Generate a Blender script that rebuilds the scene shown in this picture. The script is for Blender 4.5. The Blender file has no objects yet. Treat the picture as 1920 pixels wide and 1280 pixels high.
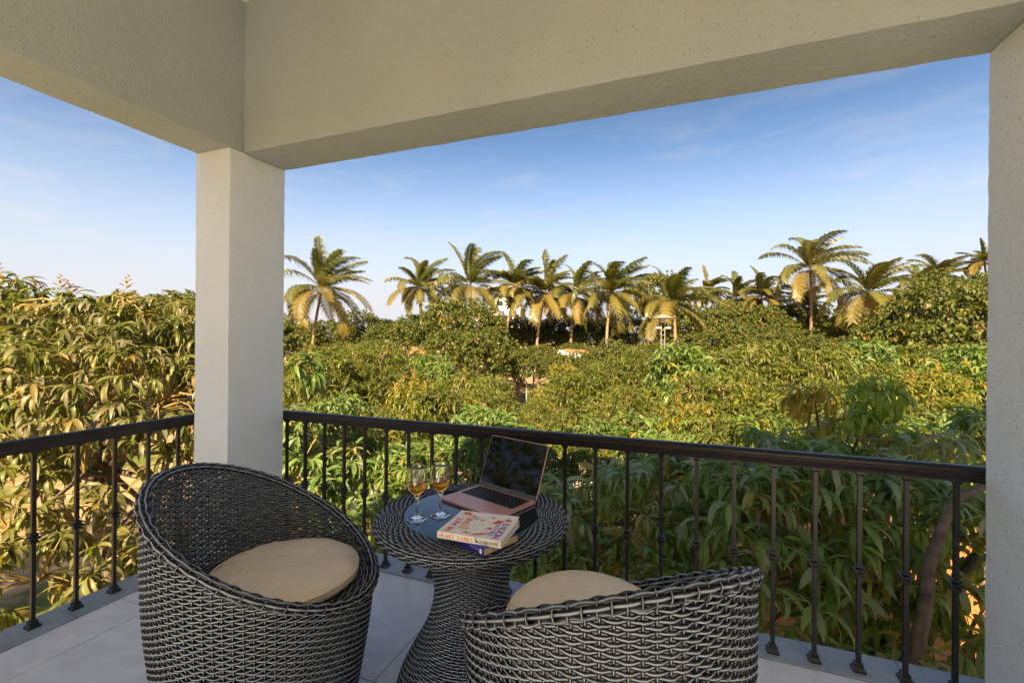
import bpy, bmesh, math, random
import numpy as np
from mathutils import Vector, Matrix
rad = math.radians
PI = math.pi
SC = bpy.context.scene
COL = SC.collection
rng = np.random.default_rng(7)
random.seed(7)

# ------------------------------------------------------------------ camera
CAM = np.array([2.16569573, -1.63863904, 1.23])
FW = np.array([-0.35206993, 0.93597369, 0.0001143])
RT = np.array([0.93594434, 0.35205792, 0.00796397])
UP = np.array([-0.00741382, -0.00291087, 0.99996828])
FPX = 842.578
GZ = -3.3                                     # garden ground level below the balcony floor
cd = bpy.data.cameras.new('Camera')
cam = bpy.data.objects.new('Camera', cd)
COL.objects.link(cam)
cd.sensor_width = 36.0
cd.lens = FPX / 1920 * 36
cd.clip_start = 0.05
cd.clip_end = 9000
M = Matrix.Identity(4)
for i in range(3):
    M[i][0] = RT[i]; M[i][1] = UP[i]; M[i][2] = -FW[i]; M[i][3] = CAM[i]
cam.matrix_world = M
SC.camera = cam

# ------------------------------------------------------------------ light
SUN_EL, SUN_AZ = 36.0, 4.0                   # azimuth measured from -Y (behind the house) towards +X
to_sun = Vector((math.sin(rad(SUN_AZ)) * math.cos(rad(SUN_EL)), -math.cos(rad(SUN_AZ)) * math.cos(rad(SUN_EL)), math.sin(rad(SUN_EL))))
W = bpy.data.worlds.new('World'); SC.world = W
W.use_nodes = True
nt = W.node_tree; nt.nodes.clear()
def wn(t, **k):
    n = nt.nodes.new(t)
    for a, b in k.items(): setattr(n, a, b)
    return n
sky = wn('ShaderNodeTexSky', sky_type='NISHITA', sun_disc=False)
sky.sun_elevation = rad(SUN_EL)
sky.sun_rotation = math.atan2(to_sun.x, to_sun.y)
sky.altitude = 0; sky.air_density = 1.1; sky.dust_density = 1.2; sky.ozone_density = 4.5
tc = wn('ShaderNodeTexCoord')
sep = wn('ShaderNodeSeparateXYZ'); nt.links.new(tc.outputs['Generated'], sep.inputs[0])
mp = wn('ShaderNodeMapping'); mp.inputs['Scale'].default_value = (1.6, 3.4, 9.0); mp.inputs['Rotation'].default_value = (0.10, 0.16, 0.5)
nt.links.new(tc.outputs['Generated'], mp.inputs[0])
nz = wn('ShaderNodeTexNoise'); nz.inputs['Scale'].default_value = 1.9; nz.inputs['Detail'].default_value = 7; nz.inputs['Roughness'].default_value = .62; nz.inputs['Distortion'].default_value = .5
nt.links.new(mp.outputs[0], nz.inputs['Vector'])
cr = wn('ShaderNodeMapRange'); cr.inputs[1].default_value = .50; cr.inputs[2].default_value = .78; cr.inputs[3].default_value = 0; cr.inputs[4].default_value = .75
nt.links.new(nz.outputs[0], cr.inputs[0])
hm = wn('ShaderNodeMapRange'); hm.inputs[1].default_value = .02; hm.inputs[2].default_value = .5; hm.inputs[3].default_value = 1; hm.inputs[4].default_value = .25
nt.links.new(sep.outputs[2], hm.inputs[0])
ml = wn('ShaderNodeMath', operation='MULTIPLY'); nt.links.new(cr.outputs[0], ml.inputs[0]); nt.links.new(hm.outputs[0], ml.inputs[1])
mixc = wn('ShaderNodeMixRGB'); mixc.inputs[2].default_value = (4.2, 4.2, 4.5, 1)
nt.links.new(ml.outputs[0], mixc.inputs[0]); nt.links.new(sky.outputs[0], mixc.inputs[1])
hz_ = wn('ShaderNodeMapRange', interpolation_type='SMOOTHSTEP'); hz_.inputs[1].default_value = .0; hz_.inputs[2].default_value = .42; hz_.inputs[3].default_value = 1.0; hz_.inputs[4].default_value = 0
nt.links.new(sep.outputs[2], hz_.inputs[0])
mixh = wn('ShaderNodeMixRGB'); mixh.inputs[2].default_value = (3.85, 3.8, 3.95, 1)
dk_ = wn('ShaderNodeMapRange', interpolation_type='SMOOTHSTEP'); dk_.inputs[1].default_value = .10; dk_.inputs[2].default_value = .62; dk_.inputs[3].default_value = 1.0; dk_.inputs[4].default_value = .55
nt.links.new(sep.outputs[2], dk_.inputs[0])
dkm = wn('ShaderNodeMixRGB', blend_type='MULTIPLY'); dkm.inputs[0].default_value = 1; nt.links.new(mixc.outputs[0], dkm.inputs[1]); nt.links.new(dk_.outputs[0], dkm.inputs[2])
nt.links.new(hz_.outputs[0], mixh.inputs[0]); nt.links.new(dkm.outputs[0], mixh.inputs[1])
bg = wn('ShaderNodeBackground'); bg.inputs[1].default_value = 0.063
wo = wn('ShaderNodeOutputWorld')
nt.links.new(mixh.outputs[0], bg.inputs[0]); nt.links.new(bg.outputs[0], wo.inputs[0])
sl = bpy.data.lights.new('Sun', 'SUN'); sl.energy = 5.0; sl.angle = rad(1.0); sl.color = (1, .78, .47)
so = bpy.data.objects.new('Sun', sl); COL.objects.link(so)
so.rotation_euler = to_sun.to_track_quat('Z', 'Y').to_euler(); so.location = (0, -8, 20)
SC.view_settings.view_transform = 'Standard'; SC.view_settings.look = 'None'
SC.view_settings.gamma = 1; SC.view_settings.use_curve_mapping = False
SC.view_settings.exposure = 1.82
SC.render.engine = 'CYCLES'
SC.cycles.max_bounces = 20; SC.cycles.diffuse_bounces = 7; SC.cycles.transmission_bounces = 18; SC.cycles.transparent_max_bounces = 8
SC.cycles.use_denoising = True
SC.cycles.caustics_reflective = False; SC.cycles.caustics_refractive = False

# ------------------------------------------------------------------ helpers
def at(px, py, depth):
    return CAM + depth * (FW + RT * (px - 960) / FPX - UP * (py - 640) / FPX)
def project(P):
    d = P - CAM; z = d @ FW
    z = np.where(np.abs(z) < 1e-6, 1e-6, z)
    return 960 + FPX * (d @ RT) / z, 640 - FPX * (d @ UP) / z, z
def tag(o, label=None, cat=None, group=None, kind=None):
    if label: o['label'] = label
    if cat: o['category'] = cat
    if group: o['group'] = group
    if kind: o['kind'] = kind
    return o
def empty(name, loc=(0, 0, 0), rz=0):
    o = bpy.data.objects.new(name, None); COL.objects.link(o)
    o.location = loc; o.rotation_euler[2] = rz; o.empty_display_size = .1
    return o
def link(name, me, parent=None):
    o = bpy.data.objects.new(name, me); COL.objects.link(o)
    if parent: o.parent = parent
    return o
def np_mesh(name, V, F, mats, mi=None, smooth=False, attr=None):
    """V (n,3), F (m,k) with k = 3 or 4"""
    me = bpy.data.meshes.new(name)
    V = np.ascontiguousarray(V, dtype=np.float32); F = np.ascontiguousarray(F, dtype=np.int32)
    k = F.shape[1]; m = len(F)
    me.vertices.add(len(V)); me.vertices.foreach_set('co', V.ravel())
    me.loops.add(m * k); me.loops.foreach_set('vertex_index', F.ravel())
    me.polygons.add(m)
    me.polygons.foreach_set('loop_start', np.arange(0, m * k, k, dtype=np.int32))
    try: me.polygons.foreach_set('loop_total', np.full(m, k, dtype=np.int32))
    except Exception: pass
    for x in mats: me.materials.append(x)
    if mi is not None: me.polygons.foreach_set('material_index', np.ascontiguousarray(mi, dtype=np.int32))
    if smooth: me.polygons.foreach_set('use_smooth', np.ones(m, dtype=bool))
    me.update(calc_edges=True)
    if attr is not None:
        a = me.color_attributes.new('tint', 'FLOAT_COLOR', 'POINT')
        c = np.ones((len(V), 4), dtype=np.float32); c[:, :3] = attr
        a.data.foreach_set('color', c.ravel())
    return me
class MB:
    def __init__(s): s.v = []; s.f = []; s.m = []; s.cur = 0
    def add(s, vs, fs):
        b = len(s.v); s.v += [tuple(p) for p in vs]
        for f in fs: s.f.append(tuple(i + b for i in f)); s.m.append(s.cur)
    def box(s, x0, x1, y0, y1, z0, z1):
        s.add([(x0, y0, z0), (x1, y0, z0), (x1, y1, z0), (x0, y1, z0), (x0, y0, z1), (x1, y0, z1), (x1, y1, z1), (x0, y1, z1)],
              [(3, 2, 1, 0), (4, 5, 6, 7), (0, 1, 5, 4), (1, 2, 6, 5), (2, 3, 7, 6), (3, 0, 4, 7)])
    def tube(s, pts, r, n=6, cap=True):
        pts = [Vector(p) for p in pts]
        rs = r if hasattr(r, '__len__') else [r] * len(pts)
        vs = []; a = None
        for i, p in enumerate(pts):
            t = (pts[min(i + 1, len(pts) - 1)] - pts[max(i - 1, 0)]).normalized()
            if a is None: a = t.orthogonal().normalized()
            a = (a - t * a.dot(t))
            a = a.normalized() if a.length > 1e-6 else t.orthogonal().normalized()
            b = t.cross(a)
            for k in range(n):
                q = 2 * PI * k / n; vs.append(p + (a * math.cos(q) + b * math.sin(q)) * rs[i])
        fs = []
        for i in range(len(pts) - 1):
            for k in range(n): fs.append((i * n + k, i * n + (k + 1) % n, (i + 1) * n + (k + 1) % n, (i + 1) * n + k))
        if cap: fs += [tuple(reversed(range(n))), tuple(range((len(pts) - 1) * n, len(pts) * n))]
        s.add(vs, fs)
    def lathe(s, prof, n=32, c=(0, 0, 0), capb=True, capt=True):
        vs = []; fs = []; m = len(prof)
        for r, z in prof:
            for k in range(n):
                q = 2 * PI * k / n; vs.append((c[0] + r * math.cos(q), c[1] + r * math.sin(q), c[2] + z))
        for i in range(m - 1):
            for k in range(n): fs.append((i * n + k, i * n + (k + 1) % n, (i + 1) * n + (k + 1) % n, (i + 1) * n + k))
        if capb: fs.append(tuple(reversed(range(n))))
        if capt: fs.append(tuple(range((m - 1) * n, m * n)))
        s.add(vs, fs)
    def extrude(s, prof, A, B, side, up=(0, 0, 1)):
        A = Vector(A); B = Vector(B); side = Vector(side); up = Vector(up); n = len(prof)
        vs = [A + side * a + up * b for a, b in prof] + [B + side * a + up * b for a, b in prof]
        s.add(vs, [(i, (i + 1) % n, n + (i + 1) % n, n + i) for i in range(n)] + [tuple(reversed(range(n))), tuple(range(n, 2 * n))])
    def mesh(s, name, mats, smooth=False):
        me = bpy.data.meshes.new(name)
        me.from_pydata(s.v, [], s.f)
        mats = mats if isinstance(mats, (list, tuple)) else [mats]
        for x in mats: me.materials.append(x)
        me.polygons.foreach_set('material_index', s.m)
        bm = bmesh.new(); bm.from_mesh(me); bmesh.ops.recalc_face_normals(bm, faces=bm.faces); bm.to_mesh(me); bm.free()
        if smooth: me.shade_smooth()
        return me
    def build(s, name, mats, parent=None, smooth=False, bevel=0, seg=2, auto=None):
        o = link(name, s.mesh(name, mats, smooth), parent)
        if bevel:
            b = o.modifiers.new('bevel', 'BEVEL'); b.width = bevel; b.segments = seg; b.limit_method = 'ANGLE'; b.angle_limit = rad(35)
            o.data.shade_smooth(); w = o.modifiers.new('wn', 'WEIGHTED_NORMAL'); w.keep_sharp = False
        if auto: o.data.shade_smooth(); o.data.set_sharp_from_angle(angle=rad(auto))
        return o
def boxpart(name, mat, parent, *b, bevel=0):
    m = MB(); m.box(*b); return m.build(name, mat, parent, bevel=bevel)
def copy_tree(o, parent=None):
    c = o.copy(); COL.objects.link(c); c.parent = parent
    for ch in KIDS.get(o.name, list(o.children)): copy_tree(ch, c)
    return c
KIDS = {}

# ------------------------------------------------------------------ materials
MATS = {}
def mat(name, base=(.5, .5, .5), rough=.5, metal=0, spec=.5, **k):
    m = bpy.data.materials.new(name); m.use_nodes = True
    b = m.node_tree.nodes['Principled BSDF']
    b.inputs['Base Color'].default_value = (*base, 1); b.inputs['Roughness'].default_value = rough
    b.inputs['Metallic'].default_value = metal; b.inputs['Specular IOR Level'].default_value = spec
    for a, v in k.items(): b.inputs[a.replace('_', ' ')].default_value = v
    MATS[name] = m
    return m
def N(m, t, **k):
    n = m.node_tree.nodes.new(t)
    for a, v in k.items():
        if a.startswith('i_'): n.inputs[a[2:].replace('_', ' ')].default_value = v
        else: setattr(n, a, v)
    return n
def L(m, a, b): m.node_tree.links.new(a, b)
def P(m): return m.node_tree.nodes['Principled BSDF']
def noise(m, scale, detail=4, rough=.55, vec=None, dist=0):
    n = N(m, 'ShaderNodeTexNoise'); n.inputs['Scale'].default_value = scale; n.inputs['Detail'].default_value = detail
    n.inputs['Roughness'].default_value = rough; n.inputs['Distortion'].default_value = dist
    if vec is None:
        vec = N(m, 'ShaderNodeTexCoord').outputs['Object']
    L(m, vec, n.inputs['Vector']); return n
def ramp(m, fac, stops):
    r = N(m, 'ShaderNodeValToRGB'); e = r.color_ramp.elements
    while len(e) < len(stops): e.new(.5)
    for el, (p, c) in zip(e, stops): el.position = p; el.color = (*c, 1) if len(c) == 3 else c
    L(m, fac, r.inputs[0]); return r
def bump(m, h, strength, dist, prev=None):
    b = N(m, 'ShaderNodeBump'); b.inputs['Strength'].default_value = strength; b.inputs['Distance'].default_value = dist
    L(m, h, b.inputs['Height'])
    if prev is not None: L(m, prev.outputs[0], b.inputs['Normal'])
    return b
def mix(m, fac, a, b, mode='MIX'):
    x = N(m, 'ShaderNodeMixRGB', blend_type=mode)
    for s, v in ((0, fac), (1, a), (2, b)):
        if hasattr(v, 'links'): L(m, v, x.inputs[s])
        else: x.inputs[s].default_value = v if s == 0 else (*v, 1)
    return x

def stucco(name, base):
    m = mat(name, base, .85, spec=.25)
    n1 = noise(m, 90, 5, .6); n2 = noise(m, 26, 3); n3 = noise(m, 1.3, 3)
    v = N(m, 'ShaderNodeTexVoronoi'); v.inputs['Scale'].default_value = 55
    L(m, N(m, 'ShaderNodeTexCoord').outputs['Object'], v.inputs['Vector'])
    pm = N(m, 'ShaderNodeMapRange'); pm.inputs[1].default_value = .04; pm.inputs[2].default_value = .15; L(m, v.outputs['Distance'], pm.inputs[0])
    sel = N(m, 'ShaderNodeMath', operation='GREATER_THAN'); sel.inputs[1].default_value = 1.78
    sc = N(m, 'ShaderNodeSeparateColor'); L(m, v.outputs['Color'], sc.inputs[0]); sm = N(m, 'ShaderNodeMath', operation='MULTIPLY_ADD'); sm.inputs[1].default_value = 2.4; L(m, n3.outputs[0], sm.inputs[0]); L(m, sc.outputs[0], sm.inputs[2]); L(m, sm.outputs[0], sel.inputs[0])
    pit = N(m, 'ShaderNodeMath', operation='MAXIMUM'); L(m, pm.outputs[0], pit.inputs[0]); L(m, sel.outputs[0], pit.inputs[1])
    c1 = ramp(m, n3.outputs[0], [(.3, tuple(x * .88 for x in base)), (.7, base)])
    dk = mix(m, pit.outputs[0], tuple(x * .66 for x in base), c1.outputs[0])
    L(m, dk.outputs[0], P(m).inputs['Base Color'])
    b1 = bump(m, n2.outputs[0], .6, .007); b2 = bump(m, n1.outputs[0], .8, .0045, b1); b3 = bump(m, pit.outputs[0], .9, .005, b2)
    L(m, b3.outputs[0], P(m).inputs['Normal'])
    return m
M_STUCCO = stucco('stucco_white', (.73, .80, .86))
M_CEIL = stucco('ceiling_white', (.80, .80, .79))
M_STUCCO_SHADE = stucco('stucco_shade', (.40, .45, .465))  # column stucco again, darkened to paint in the shade on the beams
m = M_TILE = mat('porcelain_tile', (.62, .62, .66), .32, spec=.5)
n1 = noise(m, 2.2, 7, .62, dist=1.4); n2 = noise(m, 7, 5)
r1 = ramp(m, n1.outputs[0], [(.30, (.63, .625, .64)), (.50, (.71, .705, .715)), (.56, (.77, .765, .77)), (.62, (.69, .685, .70))])
x = mix(m, .15, r1.outputs[0], n2.outputs[0], 'SOFT_LIGHT'); L(m, x.outputs[0], P(m).inputs['Base Color'])
M_GROUT = mat('grout', (.16, .155, .15), .9)
m = M_GRANITE = mat('granite_kerb', (.24, .29, .33), .45)
n1 = noise(m, 5, 6, .65); n2 = noise(m, 160, 2)
r1 = ramp(m, n1.outputs[0], [(.3, (.21, .245, .27)), (.55, (.31, .345, .375)), (.75, (.38, .405, .425))])
x = mix(m, .35, r1.outputs[0], n2.outputs[0], 'OVERLAY'); L(m, x.outputs[0], P(m).inputs['Base Color'])
m = M_IRON = mat('black_iron', (.016, .014, .014), .38, spec=.5)
n1 = noise(m, 30, 4); r1 = ramp(m, n1.outputs[0], [(.35, (.006, .006, .007)), (.7, (.016, .015, .015))]); L(m, r1.outputs[0], P(m).inputs['Base Color'])
m = M_RAIL = mat('dark_wood_rail', (.03, .02, .014), .33, spec=.5)
tcx = N(m, 'ShaderNodeTexCoord'); mpx = N(m, 'ShaderNodeMapping'); L(m, tcx.outputs['Object'], mpx.inputs[0]); mpx.inputs['Scale'].default_value = (1, 1, 14)
n1 = noise(m, 6, 6, .6, mpx.outputs[0]); r1 = ramp(m, n1.outputs[0], [(.3, (.009, .007, .007)), (.7, (.026, .017, .013))]); L(m, r1.outputs[0], P(m).inputs['Base Color'])
n2 = noise(m, 60, 3); rr = N(m, 'ShaderNodeMapRange'); rr.inputs[3].default_value = .25; rr.inputs[4].default_value = .5; L(m, n2.outputs[0], rr.inputs[0]); L(m, rr.outputs[0], P(m).inputs['Roughness'])
M_WDARK = mat('wicker_black', (.010, .010, .011), .42, spec=.5)
m = M_WLIGHT = mat('wicker_silver', (.46, .46, .43), .36, spec=.55)
n1 = noise(m, 40, 3); r1 = ramp(m, n1.outputs[0], [(.3, (.19, .235, .30)), (.7, (.32, .375, .46))]); L(m, r1.outputs[0], P(m).inputs['Base Color'])
m = M_CUSH = mat('tan_cushion', (.52, .40, .27), .75, spec=.25)
n1 = noise(m, 9, 4); r1 = ramp(m, n1.outputs[0], [(.3, (.62, .56, .475)), (.7, (.71, .65, .56))]); L(m, r1.outputs[0], P(m).inputs['Base Color'])
n2 = noise(m, 700, 2); b1 = bump(m, n2.outputs[0], .25, .001); n3 = noise(m, 14, 3, dist=.8); b2 = bump(m, n3.outputs[0], .7, .012, b1); L(m, b2.outputs[0], P(m).inputs['Normal'])
M_TGLASS = mat('table_glass', (.012, .02, .026), .03, spec=.8)
M_GEDGE = mat('table_glass_edge', (.02, .12, .09), .1, spec=.6)
m = M_GLASS = mat('clear_glass', (1, 1, 1), 0, IOR=1.45); P(m).inputs['Transmission Weight'].default_value = 1
m = M_WINE = mat('amber_wine', (1, .56, .10), 0, IOR=1.33); P(m).inputs['Transmission Weight'].default_value = 1
M_ROSE = mat('rose_aluminium', (.80, .45, .38), .38, metal=.55)
M_KEY = mat('black_keys', (.012, .012, .013), .5)
M_KEYBED = mat('keyboard_bed', (.03, .028, .028), .5)
M_SCREEN = mat('screen_glass', (.003, .003, .004), .03, spec=.4)
M_BEZEL = mat('screen_chin', (.075, .08, .085), .3)
M_GREYTXT = mat('grey_print', (.35, .34, .33), .5)
m = M_COVER = mat('cream_cover', (.80, .75, .66), .35)
n1 = noise(m, 30, 4); r1 = ramp(m, n1.outputs[0], [(.3, (.76, .71, .62)), (.7, (.82, .775, .69))]); L(m, r1.outputs[0], P(m).inputs['Base Color'])
def pages(name, a, b):
    m = mat(name, a, .8)
    t = N(m, 'ShaderNodeTexCoord'); w = N(m, 'ShaderNodeTexWave', bands_direction='Z'); w.inputs['Scale'].default_value = 420; w.inputs['Distortion'].default_value = 1.5
    L(m, t.outputs['Object'], w.inputs['Vector']); x = mix(m, w.outputs[0], a, b); L(m, x.outputs[0], P(m).inputs['Base Color']); return m
M_PAGEW = pages('white_pages', (.62, .60, .56), (.74, .72, .68))
M_PAGEY = pages('buff_pages', (.48, .38, .22), (.62, .50, .31))
m = M_BLUE = mat('blue_cover', (.03, .025, .30), .3)
n1 = noise(m, 14, 4); r1 = ramp(m, n1.outputs[0], [(.35, (.045, .02, .14)), (.55, (.025, .03, .36)), (.72, (.10, .03, .22))]); L(m, r1.outputs[0], P(m).inputs['Base Color'])
INK = {k: mat('ink_' + k, c, .5) for k, c in dict(pink=(.70, .05, .16), orange=(.80, .16, .03), red=(.60, .06, .03), purple=(.17, .03, .36), yellow=(.72, .42, .03), black=(.05, .04, .04), violet=(.35, .10, .45), white=(.8, .8, .8), lilac=(.16, .13, .34)).items()}

def leafmat(name, stops, trans=.3, rough=.45, dust=(.16, .15, .10), young=(.30, .24, .03)):
    """tint.r picks the green, tint.g how young / yellow, tint.b how dusty the leaf is"""
    m = mat(name, (.08, .12, .03), rough, spec=.45)
    a = N(m, 'ShaderNodeAttribute', attribute_name='tint'); s = N(m, 'ShaderNodeSeparateColor'); L(m, a.outputs['Color'], s.inputs[0])
    r = ramp(m, s.outputs[0], stops)
    y = mix(m, s.outputs[1], r.outputs[0], young); d = mix(m, s.outputs[2], y.outputs[0], dust)
    L(m, d.outputs[0], P(m).inputs['Base Color'])
    t = N(m, 'ShaderNodeBsdfTranslucent')
    g = mix(m, 1.0, d.outputs[0], (1.5, 1.7, .55), 'MULTIPLY'); L(m, g.outputs[0], t.inputs['Color'])
    ms = N(m, 'ShaderNodeMixShader'); ms.inputs[0].default_value = trans
    L(m, P(m).outputs[0], ms.inputs[1]); L(m, t.outputs[0], ms.inputs[2])
    L(m, ms.outputs[0], m.node_tree.nodes['Material Output'].inputs[0])
    return m
M_LEAF = leafmat('mango_leaf', [(0, (.052, .098, .022)), (.45, (.090, .165, .030)), (.8, (.150, .230, .036)), (1, (.22, .28, .045))], young=(.30, .20, .03), dust=(.30, .32, .24))
M_LEAFA = leafmat('dry_mango_leaf', [(0, (.050, .072, .018)), (.45, (.095, .125, .026)), (.8, (.15, .175, .034)), (1, (.21, .22, .045))], trans=.36, young=(.30, .19, .045), dust=(.24, .21, .13))
M_LEAFB = leafmat('lifted_dusty_leaf', [(0, (.10, .175, .045)), (.45, (.18, .29, .06)), (.8, (.27, .38, .065)), (1, (.36, .45, .08))], trans=.4, rough=.36, young=(.46, .30, .05), dust=(.48, .51, .41))  # dusty leaves, their greens also lifted to stand in for missing light
M_LEAFM = leafmat('orchard_leaf', [(0, (.080, .106, .020)), (.5, (.165, .186, .026)), (1, (.265, .262, .037))], trans=.4, young=(.34, .25, .03))
M_LEAFF = leafmat('far_leaf', [(0, (.055, .078, .018)), (.5, (.100, .128, .024)), (1, (.165, .19, .03))], trans=.25, young=(.26, .18, .04))
M_PALM = leafmat('palm_leaf', [(0, (.042, .060, .014)), (.5, (.085, .100, .020)), (1, (.16, .155, .03))], trans=.25, rough=.4, young=(.34, .20, .05))
m = M_BARK = mat('mango_bark', (.17, .125, .09), .9, spec=.2)
n1 = noise(m, 14, 5, .65); r1 = ramp(m, n1.outputs[0], [(.3, (.10, .072, .052)), (.7, (.26, .20, .145))]); L(m, r1.outputs[0], P(m).inputs['Base Color'])
b1 = bump(m, n1.outputs[0], .8, .02); L(m, b1.outputs[0], P(m).inputs['Normal'])
m = M_TWIG = mat('green_twig', (.30, .21, .07), .7); 
m = M_PTRUNK = mat('palm_trunk', (.30, .20, .12), .9, spec=.2)
w = N(m, 'ShaderNodeTexWave', bands_direction='Z'); w.inputs['Scale'].default_value = 2.6; w.inputs['Distortion'].default_value = 2
L(m, N(m, 'ShaderNodeTexCoord').outputs['Object'], w.inputs['Vector']); r1 = ramp(m, w.outputs[0], [(.1, (.21, .135, .085)), (.6, (.36, .25, .16))]); L(m, r1.outputs[0], P(m).inputs['Base Color'])
M_BLOSSOM = mat('mango_blossom', (.52, .30, .07), .8)
M_COCO = mat('coconut', (.42, .22, .05), .6)
m = M_GROUND = mat('garden_soil', (.4, .27, .15), .95, spec=.15)
n1 = noise(m, .16, 6, .6); n2 = noise(m, 2.5, 6, .65); n3 = noise(m, .5, 4)
r1 = ramp(m, n2.outputs[0], [(.3, (.30, .185, .10)), (.55, (.43, .285, .165)), (.75, (.52, .38, .25))])
r2 = ramp(m, n2.outputs[0], [(.3, (.07, .10, .02)), (.7, (.17, .19, .045))])
sel = N(m, 'ShaderNodeMapRange'); sel.inputs[1].default_value = .50; sel.inputs[2].default_value = .56; L(m, n1.outputs[0], sel.inputs[0])
x = mix(m, sel.outputs[0], r1.outputs[0], r2.outputs[0]); L(m, x.outputs[0], P(m).inputs['Base Color'])
b1 = bump(m, n2.outputs[0], .6, .05); L(m, b1.outputs[0], P(m).inputs['Normal'])
m = M_PATH = mat('garden_paving', (.46, .40, .36), .9); n1 = noise(m, 3, 6); r1 = ramp(m, n1.outputs[0], [(.3, (.38, .32, .285)), (.7, (.52, .46, .42))]); L(m, r1.outputs[0], P(m).inputs['Base Color'])
m = M_LAWN = mat('lawn', (.10, .16, .03), .95, spec=.1); n1 = noise(m, 6, 6, .7); r1 = ramp(m, n1.outputs[0], [(.3, (.08, .14, .02)), (.7, (.16, .22, .035))]); L(m, r1.outputs[0], P(m).inputs['Base Color'])
m = M_HILL = mat('hazy_hills', (.46, .42, .42), 1, spec=.0)  # pale tone paints the distance haze into the hill colour
M_CLAY = mat('terracotta', (.60, .22, .07), .9)
M_WALLW = mat('white_wall', (.78, .76, .72), .8)
M_WINDOW = mat('window_glass', (.03, .035, .04), .1)
M_RUST = mat('orange_roof', (.42, .17, .08), .85)
M_SHEET = mat('white_roof_sheet', (.75, .72, .68), .5)
M_STEEL = mat('galvanised_steel', (.40, .37, .31), .45, metal=.3)
M_BLACKP = mat('black_paint', (.015, .015, .016), .4)
M_DGREEN = mat('dark_green_wall', (.03, .055, .035), .8)
M_LAMPW = mat('white_lamp', (.8, .78, .74), .4)

# ------------------------------------------------------------------ the setting: ground
def sheet(name, pts, z, material, n=1):
    b = MB(); b.add([(p[0], p[1], z) for p in pts], [tuple(range(len(pts)))])
    return tag(b.build(name, material), kind='structure')
b = MB(); S = 4000
b.add([(-S, -S, GZ), (S, -S, GZ), (S, S, GZ), (-S, S, GZ)], [(0, 1, 2, 3)])
tag(b.build('ground', M_GROUND), kind='structure')
def gpt(px, py):                                   # pixel of a ground point -> the ground
    d = FW + RT * (px - 960) / FPX - UP * (py - 640) / FPX
    return CAM + d * (GZ - CAM[2]) / d[2]
tag(sheet('garden_path', [gpt(600, 935), gpt(760, 990), gpt(1300, 860), gpt(1290, 835), gpt(1000, 870), gpt(700, 905)], GZ + .004, M_PATH))
sheet('lawn', [gpt(1000, 850), gpt(1200, 850), gpt(1260, 805), gpt(1010, 795)], GZ + .008, M_LAWN)
sheet('clay_court', [gpt(1420, 1190), gpt(1900, 1260), gpt(1900, 1020), gpt(1440, 1040)], GZ + .012, M_CLAY)
sheet('garden_terrace', [gpt(1100, 1010), gpt(1330, 1040), gpt(1330, 1130), gpt(1120, 1130)], GZ + .016, M_PATH)
# far hills, a real ridge three kilometres away
hv = []; hf = []
xs = np.linspace(-300, 420, 61)
for i, px in enumerate(xs):
    hgt = 585 - 22 * math.exp(-((px - 120) / 70) ** 2) - 10 * math.sin(px * .021) - 5 * math.sin(px * .067 + 1) - 3 * math.sin(px * .19)
    top = at(px, hgt + 6, 3000); hv += [(*(at(px, 640, 2600)[:2]), GZ - 2), tuple(top), (*(at(px, 640, 3500)[:2]), GZ - 2)]
for i in range(60):
    a = i * 3; hf += [(a, a + 3, a + 4, a + 1), (a + 1, a + 4, a + 5, a + 2)]
b = MB(); b.add(hv, hf); tag(b.build('hills', M_HILL), kind='structure')

# ------------------------------------------------------------------ the house and its balcony
WU, WV, D, ZB, ZC, WW = .2489, .3424, .0749, 2.2137, 2.9828, 3.1294
BACK = -4.75  # invented open rear edge; sun lands inside and bounces light forward
def rough_box(name, material, parent, x0, x1, y0, y1, z0, z1, step=.05, amp=.0011):
    bm = bmesh.new()
    bmesh.ops.create_cube(bm, size=1)
    for v in bm.verts:
        v.co = Vector((x0 if v.co.x < 0 else x1, y0 if v.co.y < 0 else y1, z0 if v.co.z < 0 else z1))
    for ax, ln in ((0, x1 - x0), (1, y1 - y0), (2, z1 - z0)):
        es = [e for e in bm.edges if abs((e.verts[0].co - e.verts[1].co)[ax]) > ln * .99]
        bmesh.ops.subdivide_edges(bm, edges=es, cuts=max(1, int(ln / step)), use_grid_fill=True)
    for v in bm.verts:
        h = math.sin(v.co.x * 91.7 + v.co.y * 57.3) * math.sin(v.co.z * 73.1 + v.co.x * 31) + random.uniform(-1, 1)
        on = sum((abs(v.co.x - x0) < 1e-5 or abs(v.co.x - x1) < 1e-5, abs(v.co.y - y0) < 1e-5 or abs(v.co.y - y1) < 1e-5, abs(v.co.z - z0) < 1e-5 or abs(v.co.z - z1) < 1e-5))
        if on > 1: v.co += Vector((random.uniform(-1, 1), random.uniform(-1, 1), random.uniform(-1, 1))) * amp * 1.2
        else: v.co += Vector((h, h, h)) * amp * .35
    me = bpy.data.meshes.new(name); bm.to_mesh(me); bm.free(); me.materials.append(material)
    o = link(name, me, parent)
    bv = o.modifiers.new('bevel', 'BEVEL'); bv.width = .004; bv.segments = 2; bv.limit_method = 'ANGLE'; bv.angle_limit = rad(50)
    return o
house = tag(empty('house', (0, 0, GZ)), 'white stucco house with square columns and deep beams around a covered balcony', 'house')
def hp(o):
    o.matrix_parent_inverse = Matrix.Translation((0, 0, -GZ)); return o
UE = 6.6
hp(rough_box('column', M_STUCCO, house, -WU, 0, 0, WV, -.30, ZB - .001))
hp(rough_box('column', M_STUCCO, house, WW, WW + .26, -.10, WV, -.30, ZB - .001))
hp(rough_box('column', M_STUCCO, house, UE - .26, UE, -.05, WV, -.30, ZB - .001, step=.2))
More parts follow.
